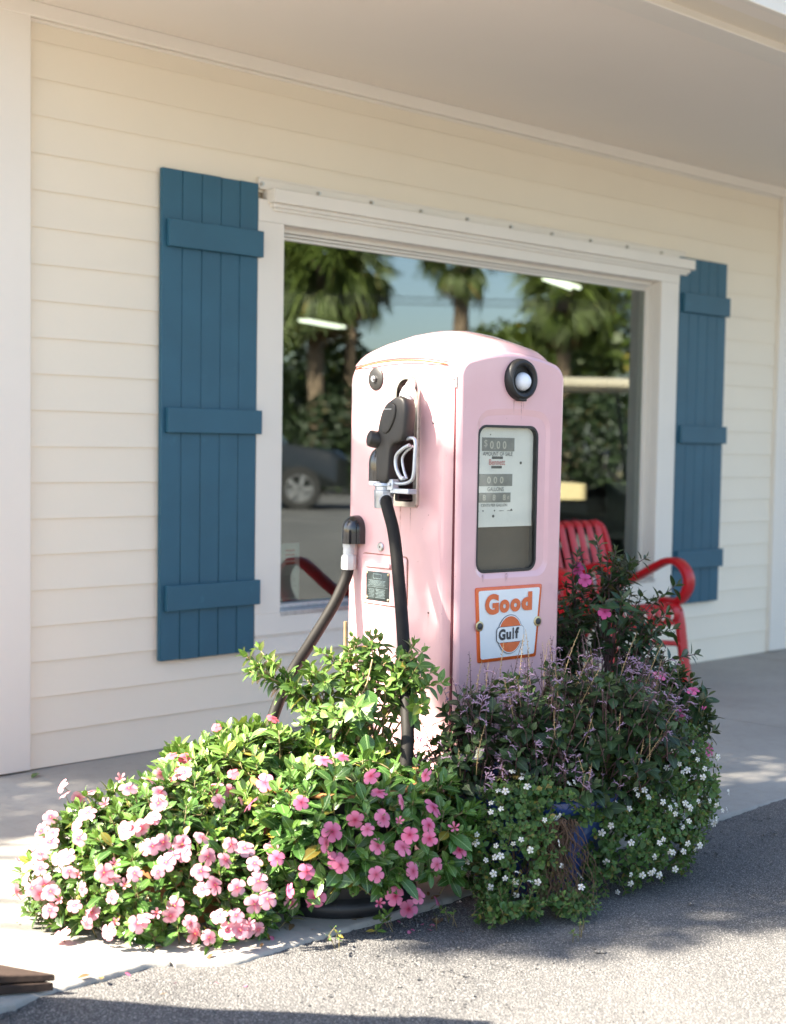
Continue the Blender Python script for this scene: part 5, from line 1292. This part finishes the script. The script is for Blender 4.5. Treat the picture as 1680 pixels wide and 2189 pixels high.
# dry roots hanging down the blue pot
dr = Plant("dry_root_tangle", "tangle of dry brown roots hanging down the blue pot between the white flowers", "dead plant", (3.05, -2.20, 0.2)); R = random.Random(5)
for k in range(260):
    px = R.gauss(1185, 26); z = 0.22; dep = R.uniform(3.70, 3.78); P_ = [Vector(lat(dep, px, z))]
    for s in range(7):
        px += R.gauss(3.5, 14); z -= 0.225/7*R.uniform(.6, 1.2); P_.append(Vector(lat(dep - .012*s, px, max(-0.03, z))))
        if R.random() < .12: break
    dr.stem(catmull(P_, 3), R.uniform(.0008, .0020), .0004)
dr.tubes.build("root", M['root'], dr.root, 180)["kind"] = "stuff"

# small things on the ground
def weed(x, y, n, L, seed, lab, mat='shrub_leaf'):
    P = Plant("weed", lab, "weed", (x, y, -0.02), "weeds in the kerb joint"); R = random.Random(seed); P.R = R
    for _ in range(n):
        whorl_shoot(P, R, Vector((x + R.gauss(0, .02), y + R.gauss(0, .012), R.uniform(0.0, .035))), Vector((R.gauss(0, .5), R.gauss(0, .5), 1)), 2, L, 0.8, .006, .4, 1.3, 0.03, .5, .0008)
    P.build(T_shrub, M[mat], M['stem'], 60)
weed(2.47, -2.03, 5, .028, 3, "tallest small weed in the kerb joint in front of the black pot")
weed(2.60, -2.08, 5, .020, 4, "small weed in the kerb joint under the pink flowers")
weed(2.30, -2.02, 4, .014, 6, "tiny weed in the kerb joint left of the black pot")
weed(2.80, -2.36, 6, .014, 9, "tiny weed on the shaded asphalt in front of the white flowers")
R = random.Random(12); dl = [single("leaf_shape", T_dark, M['dead_leaf'], (0.2, 0)), single("leaf_shape", T_vinca, M['dead_leaf'], (0.7, 0))]
pts = []
for k in range(46):
    x = R.uniform(1.75, 3.1); y = -1.97 + R.gauss(0, .06) if x > 2 else R.uniform(-2.0, -1.3)
    z = 0.006 if y > -1.96 else -0.024
    m_ = frame((x, y, z), (R.gauss(0, 1), R.gauss(0, 1), R.gauss(0, .15)), (R.gauss(0, .3), R.gauss(0, .3), 1), R.uniform(.012, .035)); pts.append(m_)
joined("leaf_litter", T_dark, pts, [(R.random(), 0) for _ in pts], M['dead_leaf'], None)
pt = flower_template(1, 1.1, 0.1, 1.0, 3); pp = []
for k in range(34):
    x = R.uniform(1.8, 3.3); y = -2.0 + R.gauss(0, .09)
    pp.append(frame((x, y, .004 if y > -1.95 else -.017), (R.gauss(0, 1), R.gauss(0, 1), .1), (R.gauss(0, .3), R.gauss(0, .3), 1), R.uniform(.009, .017)))
joined("fallen_petals", pt, pp, [(R.random(), 0) for _ in pp], M['pink_petal'], None)
def lone_leaf(x, y, s, lab, mat):
    me = single("leaf_shape", T_dark, M[mat], (0.4, 0.2)); o = link("fallen_leaf", me, None, None); o.matrix_world = Matrix(frame((x, y, .008 if y > -1.96 else -.02), (R.gauss(0, 1), R.gauss(0, 1), .1), (.1, .1, 1), s)); tag(o, lab, "leaf", "fallen leaves")
lone_leaf(2.63, -2.05, .075, "large curled brown leaf lying under the pink flowers beside the kerb", 'dead_leaf')
lone_leaf(2.72, -0.06, .06, "green fallen leaf at the foot of the left corner board", 'vinca_leaf')
lone_leaf(2.33, -2.04, .035, "yellow leaf in the kerb joint left of the weeds", 'dead_leaf')
# thin stake behind the pump's left rear corner
b = MB(); b.tube([(0, 0, 0), (0.004, 0.0, 0.35), (0.0, 0.0, 0.66)], 0.0055, 8); o = b.build("garden_stake", M['tanstem']); o.location = lat(4.18, 741, 0)[:2] + (0.0,); tag(o, "thin tan garden stake standing at the left rear edge of the pump", "stake")

# weathered timber at the lower left corner
tm = empty("timber_edging", (1.66, -1.865, 0.0), radians(-43)); tag(tm, "weathered brown timber lying on the concrete at the lower left corner", "timber")
b = MB(); b.add([(0, 0, 0.004), (-1.2, 0.42, 0.004), (-1.2, -0.30, 0.004), (0, 0, 0.022), (-1.2, 0.42, 0.03), (-1.2, -0.30, 0.03)], [(0, 2, 1), (3, 4, 5), (0, 1, 4, 3), (1, 2, 5, 4), (2, 0, 3, 5)]); b.build("lower_board", M['timber'], tm, bevel=0.002)
b = MB(); b.add([(0.004, 0, 0.024), (-1.2, 0.45, 0.032), (-1.2, -0.22, 0.032), (0.004, 0, 0.040), (-1.2, 0.45, 0.075), (-1.2, -0.22, 0.075)], [(0, 2, 1), (3, 4, 5), (0, 1, 4, 3), (1, 2, 5, 4), (2, 0, 3, 5)]); b.build("upper_board", M['timber'], tm, bevel=0.003)
# ------------------------------------------------------------------ trees, street and vehicles (mirrored in the shop window; they also shade the scene)
def shade(s, t, R):
    """does the crown stand between the sun and the ground point (s, t)?"""
    def low(s): 
        P = [(2.35, -2.03), (2.72, -2.42), (3.23, -2.60), (5.5, -2.95)]
        if s < P[0][0]: return 9
        for (a, b), (c, d) in zip(P[:-1], P[1:]):
            if s <= c: return b + (d - b)*(s - a)/(c - a)
        return -2.95
    w = 0.04*sin(s*23) + 0.03*sin(t*31 + s*9)
    if t > (-0.74 if s < 2.95 else -1.22) + w: return 1.0 if not (s < 2.7 and t < -0.25 and sin(s*8 + 1)*sin(t*26) > 0.62) else 0.15
    if t > low(s) + w*0.7:
        if s < 3.45 and t < -2.14 + w: return 1.0
        if 3.45 <= s < 3.86 and t < -2.36 + w: return 1.0
        if 3.45 <= s < 3.86 and t < -2.14: return 0.42 + 0.42*sin(s*31)*sin(t*29)
        if 3.40 <= s < 3.86 and t < -1.84 + w: return 0.0 if (s - 3.735)**2 + ((t + 1.98)*.8)**2 < .003 else 1.0
        if 3.86 <= s < 4.20 and t < -1.28 + w and t > -2.7: return 1.0
        if s >= 4.08 and t > -1.84: return 0.0 if abs(t + 1.70) < .025 else 1.0
        if s >= 4.72: return 1.0
        if s >= 4.20 and t < -2.48: return 1.0
    return 0.0
R = random.Random(77); fr, rn = [], []
tries = 0
while len(fr) < 27000 and tries < 220000:
    tries += 1
    if R.random() < 0.8: s, t = R.uniform(0.6, 5.6), R.uniform(-3.0, 0.0)
    else: s, t = R.gauss(2.0, 2.0), R.uniform(0.0, 3.2)
    k = shade(s, t, R) if t < 0 else 0.6
    if R.random() > k: continue
    Hh = 5.4 + R.gauss(0, .6) + 0.3*sin(s*2.1)
    p = (s + Hh*SUN.x/SUN.z, t + Hh*SUN.y/SUN.z, Hh)
    fr.append(frame(p, (R.gauss(0, 1), R.gauss(0, 1), R.gauss(-.2, .5)), (R.gauss(0, .5), R.gauss(0, .5), 1), (.055, .085, .085))); rn.append((R.random(), 0.1))

tb = (-4.6, 3.2, -0.03)
tree = empty("shade_tree", tb); tag(tree, "broad leafed tree left of the building whose leaves dapple the pump with shade", "tree")
T_tree = leaf_template(0.75, 0.06, 0.12, 2, 0.6)
o = joined("crown", T_tree, fr, rn, M['tree_leaf'], tree); o.location = -Vector(tb)
b = MB(); b.tube(catmull([(0, 0, 0), (0.05, -0.05, 1.4), (0.25, -0.25, 3.0), (0.6, -0.5, 4.2)], 4), [.20 - .006*i for i in range(13)], 12); b.build("trunk", M['bark'], tree, 180)
b = MB(); RR = random.Random(3)
for k in range(26):
    q = Vector(fr[RR.randrange(len(fr))][i][3] for i in range(3)) - Vector(tb); a0 = Vector((0.35, -0.3, 3.3)) + Vector((0, 0, RR.uniform(-.3, .8)))
    b.tube(catmull([a0, a0.lerp(q, .5) + Vector((0, 0, .25)), q], 4), [.05 - .005*i for i in range(9)], 6)
b.build("limb", M['bark'], tree, 180)["kind"] = "stuff"

def palm(x, y, h, lab, seed, crown_r=1.6, dead=14, tr=0.2, n=42):
    t = empty("palm_tree", (x, y, -0.04)); tag(t, lab, "palm tree", "palm trees across the street"); R = random.Random(seed)
    zs = [0, h*.25, h*.5, h*.75, h]; b = MB(); b.tube(catmull([(0.04*sin(z), 0.03*cos(z*1.3), z) for z in zs], 6), [tr*(1.25 if i == 0 else 1.0 + 0.06*sin(i*2.4)) for i in range(25)], 12); b.build("trunk", M['bark'], t, 180)
    Tf = leaf_template(0.075, 0.1, 0.5, 2, 1.0)
    for kind, cnt, mat in (("frond", n, 'palm_leaf'), ("dead_frond", dead, 'dead_leaf')):
        fr, rn = [], []
        for k in range(cnt):
            a = R.uniform(0, 2*pi); el = R.uniform(-.75, 1.35) if kind == "frond" else R.uniform(-1.45, -.75)
            dv = Vector((cos(a)*cos(el), sin(a)*cos(el), sin(el))); pet = crown_r*(R.uniform(.45, .8) if kind == "frond" else .42)
            hub = Vector((0, 0, h)) + dv*pet + Vector((0, 0, -0.25*pet*(1 - sin(el)))); side = dv.cross(Vector((0, 0, 1))).normalized(); up = side.cross(dv); rr = R.uniform(-.9, .9); side, up = side*cos(rr) + up*sin(rr), up*cos(rr) - side*sin(rr)
            fr.append(frame((0, 0, h - .05), hub - Vector((0, 0, h)), up, (.25, pet, .2))); rn.append((R.random(), 0))
            for j in range(17):
                f = (j - 8)/8*1.75; d2 = dv*cos(f) + side*sin(f) + Vector((0, 0, -.28 if kind == "frond" else -.7))
                fr.append(frame(hub, d2, up + Vector((0, 0, .2)), (crown_r*.9, crown_r*R.uniform(.55, .8)*(1 - .2*abs(f)/1.75), crown_r*.8))); rn.append((R.random(), .2*R.random()))
        joined(kind, Tf, fr, rn, M[mat], t)
    return t
palm(28.98, -26.45, 6.0, "palm tree mirrored in the window, left of its middle, straight trunk", 1, 1.05, 10, .17, 34)
palm(28.21, -21.49, 6.1, "palm tree with a thick trunk mirrored near the middle of the window", 2, 1.0, 8, .2, 30)
palm(39.85, -26.87, 5.4, "slim palm tree with a brown skirt mirrored near the right end of the window", 3, 1.6, 60, .17, 50)
palm(24.25, -22.60, 5.6, "full green palm tree mirrored at the top left of the window", 4, 1.5, 26, .2, 50)
palm(34.0, -22.8, 5.7, "palm tree mirrored to the right of the thick trunked one", 5, 1.25, 40, .2, 50)
palm(26.0, -26.8, 6.2, "palm tree mirrored along the left edge of the window", 6, 1.45, 30, .2, 44)

def leafy(name, lab, cat, E, n, L, seed, trunk=True, mat='tree_leaf', group=None):
    R = random.Random(seed); base = (E[0][0], E[0][1], -0.04); t = empty(name, base); tag(t, lab, cat, group); fr, rn = [], []
    for _ in range(n):
        p, nn = on_ellipsoids(E, R, 0.05, -.9); p = p - nn*abs(R.gauss(0, .3))*E[0][3]*.35
        fr.append(frame(p - Vector(base), (R.gauss(0, 1), R.gauss(0, 1), R.gauss(0, .6)), nn + Vector((R.gauss(0, .6), R.gauss(0, .6), .4)), L*R.uniform(.7, 1.3))); rn.append((R.random(), .1))
    joined("crown" if trunk else "foliage", leaf_template(0.7, .06, .15, 2, .6), fr, rn, M[mat], t)
    if trunk:
        b = MB(); top = E[0][2] + .04; b.tube([(0, 0, 0), (.1, .05, top*.5), (0, 0, top)], [.22, .17, .1], 10); b.build("trunk", M['bark'], t, 180)
leafy("broadleaf_tree", "green tree mirrored at the left edge of the window", "tree", [(29.0, -29.5, 3.4, 2.6, 2.6, 2.3)], 2600, .32, 1, group="trees across the street")
leafy("broadleaf_tree", "low distant tree mirrored between the two palm trunks", "tree", [(43.5, -40.0, 2.6, 3.6, 3.6, 2.2), (48.0, -39, 2.6, 3, 3, 2.2)], 2400, .4, 2, group="trees across the street")
leafy("broadleaf_tree", "green tree mirrored right of the thick trunked palm", "tree", [(38.5, -29.0, 2.9, 2.9, 2.9, 2.5), (41.0, -31, 2.9, 2.6, 2.6, 2.3)], 3400, .34, 3, group="trees across the street")
leafy("broadleaf_tree", "tall green tree mirrored at the right end of the window", "tree", [(39.5, -23.8, 4.3, 3.1, 3.1, 2.9)], 2800, .34, 4, group="trees across the street")
leafy("broadleaf_tree", "bushy tree mirrored beyond the left palms", "tree", [(33.5, -31.5, 1.9, 2.8, 2.8, 1.9), (37, -34, 1.9, 2.6, 2.6, 1.8)], 2600, .34, 8, group="trees across the street")
hx = [(22.3 + k*1.25, -22.3 + k*1.0 + .4*sin(k*2), 1.0, 1.15, 1.15, 1.2 + .25*sin(k*1.7)) for k in range(14)]
leafy("hedge", "dark hedge along the far side of the street, mirrored in the window", "hedge", hx, 15000, .17, 5, False, 'hedge_leaf')
leafy("hedge", "green bank of shrubs behind the far hedge, mirrored in the window", "hedge", [(24 + k*2.3, -27.5 + k*1.6, 1.5, 1.9, 1.9, 1.7 + .4*sin(k*2.3)) for k in range(11)], 8000, .26, 6, False, 'hedge_leaf')

def vehicle(loc, rz, lab, body_mat, L=4.8, Wd=1.9, Hh=1.85, wheel_r=.39, cat="car", kind='suv'):
    t = empty("parked_car", loc, rz); tag(t, lab, cat, "cars parked across the street")
    if kind == 'suv':
        P = [(-.5, .42), (-.5, .95), (-.46, 1.08), (-.36, 1.75), (-.28, 1.85), (.12, 1.85), (.17, 1.78), (.27, 1.18), (.46, 1.06), (.5, .92), (.5, .42)]
    else:
        P = [(-.5, .35), (-.5, .80), (-.44, .92), (-.30, .98), (-.16, 1.40), (-.02, 1.46), (.10, 1.40), (.24, .98), (.44, .86), (.5, .68), (.5, .35)]
    loops = []
    for y, k in ((-.5, .92), (-.485, .985), (-.42, 1), (.42, 1), (.485, .985), (.5, .92)):
        loops.append([(x*L*k, y*Wd*(1 if z < 1.05 else .86), .35 + (z - .35)*(k if z > 1 else 1)) for x, z in P])
    b = MB(); b.loft(loops); b.build("body", body_mat, t, 40)
    for s in (-1, 1):
        b = MB(); zt = 1.70 if kind == 'suv' else 1.34; zb = 1.12 if kind == 'suv' else .98
        for x0, x1 in ((-.33, -.10), (-.085, .15)):
            b.add([(x0*L, s*(Wd*.5 + .004), zb), (x1*L, s*(Wd*.5 + .004), zb), (x1*L*.93, s*(Wd*.44 + .012), zt), (x0*L*.93, s*(Wd*.44 + .012), zt), (x0*L, s*(Wd*.5 - .06), zb), (x1*L, s*(Wd*.5 - .06), zb), (x1*L*.93, s*(Wd*.44 - .06), zt), (x0*L*.93, s*(Wd*.44 - .06), zt)], [(0,1,2,3),(4,7,6,5),(0,4,5,1),(1,5,6,2),(2,6,7,3),(3,7,4,0)])
        b.build("side_window", M['darkglass'], t, smooth=False)
    for sx in (-.31, .32):
        for s in (-1, 1):
            w = empty("wheel", (sx*L, s*(Wd*.5 - .10), wheel_r), 0, t)
            b = MB(); b.lathe([(wheel_r*.62, -.11), (wheel_r*.93, -.115), (wheel_r, -.07), (wheel_r, .07), (wheel_r*.93, .115), (wheel_r*.62, .11)], n=32); o = b.build("tyre", M['tyre'], w); o.rotation_euler = (pi/2, 0, 0)
            b = MB(); b.lathe([(.02, .095), (.07, .10), (.08, .08)], n=16, close=True)
            for k in range(5):
                a = 2*pi*k/5; b.box(.04, wheel_r*.62, -.035, .035, .085 if s < 0 else -.105, .105 if s < 0 else -.085, M=Matrix.Rotation(a, 4, 'Z'))
            b.lathe([(wheel_r*.58, .06), (wheel_r*.63, .11), (wheel_r*.58, .11)], n=32); b.lathe([(.03, 0.0), (wheel_r*.6, 0.0)], n=24)
            b.lathe([(wheel_r*.58, -.06), (wheel_r*.63, -.11), (wheel_r*.58, -.11)], n=32)
            o = b.build("rim", M['steel'], w); o.rotation_euler = (pi/2, 0, 0)
    return t
vehicle((16.75, -16.85, -0.035), radians(42), "black sport utility car mirrored in the left part of the window", M['carpaint'])
vehicle((13.6, -18.4, -0.035), radians(42), "silver car mirrored at the left edge of the window behind the black one", M['silverpaint'], 4.5, 1.8, 1.45, .33, "car", 'sedan')

gc = empty("golf_cart", (11.9, -4.85, -0.035), radians(40)); tag(gc, "golf cart with a beige roof and cream seat mirrored right of the pump", "golf cart")
b = MB(); b.loft([[(x*k, y*k, z) for x, y in rrect(0, 0, 1.75, 1.15, .18, 5)] for k, z in ((.97, 1.77), (1.0, 1.79), (1.0, 1.82), (.93, 1.86), (.6, 1.885))]); b.build("roof", M['cartbeige'], gc, 40)
b = MB()
for x, y, x2 in ((-.75, .5, -.7), (-.75, -.5, -.7), (.62, .5, .78), (.62, -.5, .78)): b.tube([(x2, y, .6), (x, y, 1.78)], .02, 8)
b.build("roof_post", M['black'], gc)
b = MB(); b.loft([[(x, y, z) for x, y in rrect(-.15, 0, .55, 1.05, .08, 4)] for z in (.68, .80, .83)]); b.build("seat", M['cartseat'], gc, 40)
b = MB(); b.loft([[(-.42 - .10*(z - .83), y, z) for y in (-.52, .52)] + [(-.33 - .10*(z - .83), y, z) for y in (.52, -.52)] for z in (.83, .95, 1.18, 1.22)]); b.build("backrest", M['cartseat'], gc, bevel=.02)
b = MB(); b.loft([[(x, y*k, z) for x, z in ((-1.15, .32), (-1.15, .70), (-.5, .78), (-.42, .66), (.10, .66), (.16, .32), (.50, .30), (.58, .82), (.68, .85), (1.15, .62), (1.2, .38))] for y, k in ((-.58, .95), (-.56, 1), (.56, 1), (.58, .95))]); b.build("body", M['carpaint'], gc, 35)
b = MB(); b.tube([(.62, -.22, .84), (.42, -.22, 1.02)], .018, 8); b.build("steering_column", M['black'], gc)
b = MB(); b.tube([(.42 + .02*cos(a)*5*.5, -.22 + .17*sin(a), 1.02 + .17*cos(a)*.8) for a in [2*pi*k/20 for k in range(21)]], .013, 6); b.build("steering_wheel", M['black'], gc)
for sx in (-.82, .82):
    for s in (-.52, .52):
        w = empty("wheel", (sx, s, .23), 0, gc); b = MB(); b.lathe([(.11, -.09), (.21, -.095), (.23, -.06), (.23, .06), (.21, .095), (.11, .09)], n=24); o = b.build("tyre", M['tyre'], w); o.rotation_euler = (pi/2, 0, 0)
        b = MB(); b.lathe([(.01, -.05), (.12, -.06), (.12, .06), (.01, .05)], n=20); o = b.build("rim", M['steel'], w); o.rotation_euler = (pi/2, 0, 0)
# two thin utility wires over the street
uw = empty("utility_wires", (20, -20, 5.0)); tag(uw, "thin sagging utility wires over the street, mirrored in the window", "wires")
for k, zz in enumerate((0.0, 0.12)):
    b = MB(); b.tube([(-12 + 3*i, -9 + 2.4*i, zz + 0.004*(i - 5)**2 - .9) for i in range(12)], .012, 5); b.build("wire", M['black'], uw)
# unseen board added at the left to cast the straight shadow along the lower edge
sb = empty("shadow_board", (0.86, -1.66, 0.0), radians(-48)); tag(sb, "unseen plain brown board on legs, added left of the flowers to cast a shadow", "board")
b = MB(); b.box(-.62, .56, -.015, .015, .16, 1.0); b.build("panel", M['timber'], sb, bevel=.003)
for xx in (-.5, .45):
    b = MB(); b.box(xx - .03, xx + .03, -.03, .03, 0.0, 0.98); b.build("leg", M['tanstem'], sb, bevel=.003)
    b = MB(); b.box(xx - .03, xx + .03, -.22, .22, 0.0, 0.045); b.build("foot", M['tanstem'], sb, bevel=.003)
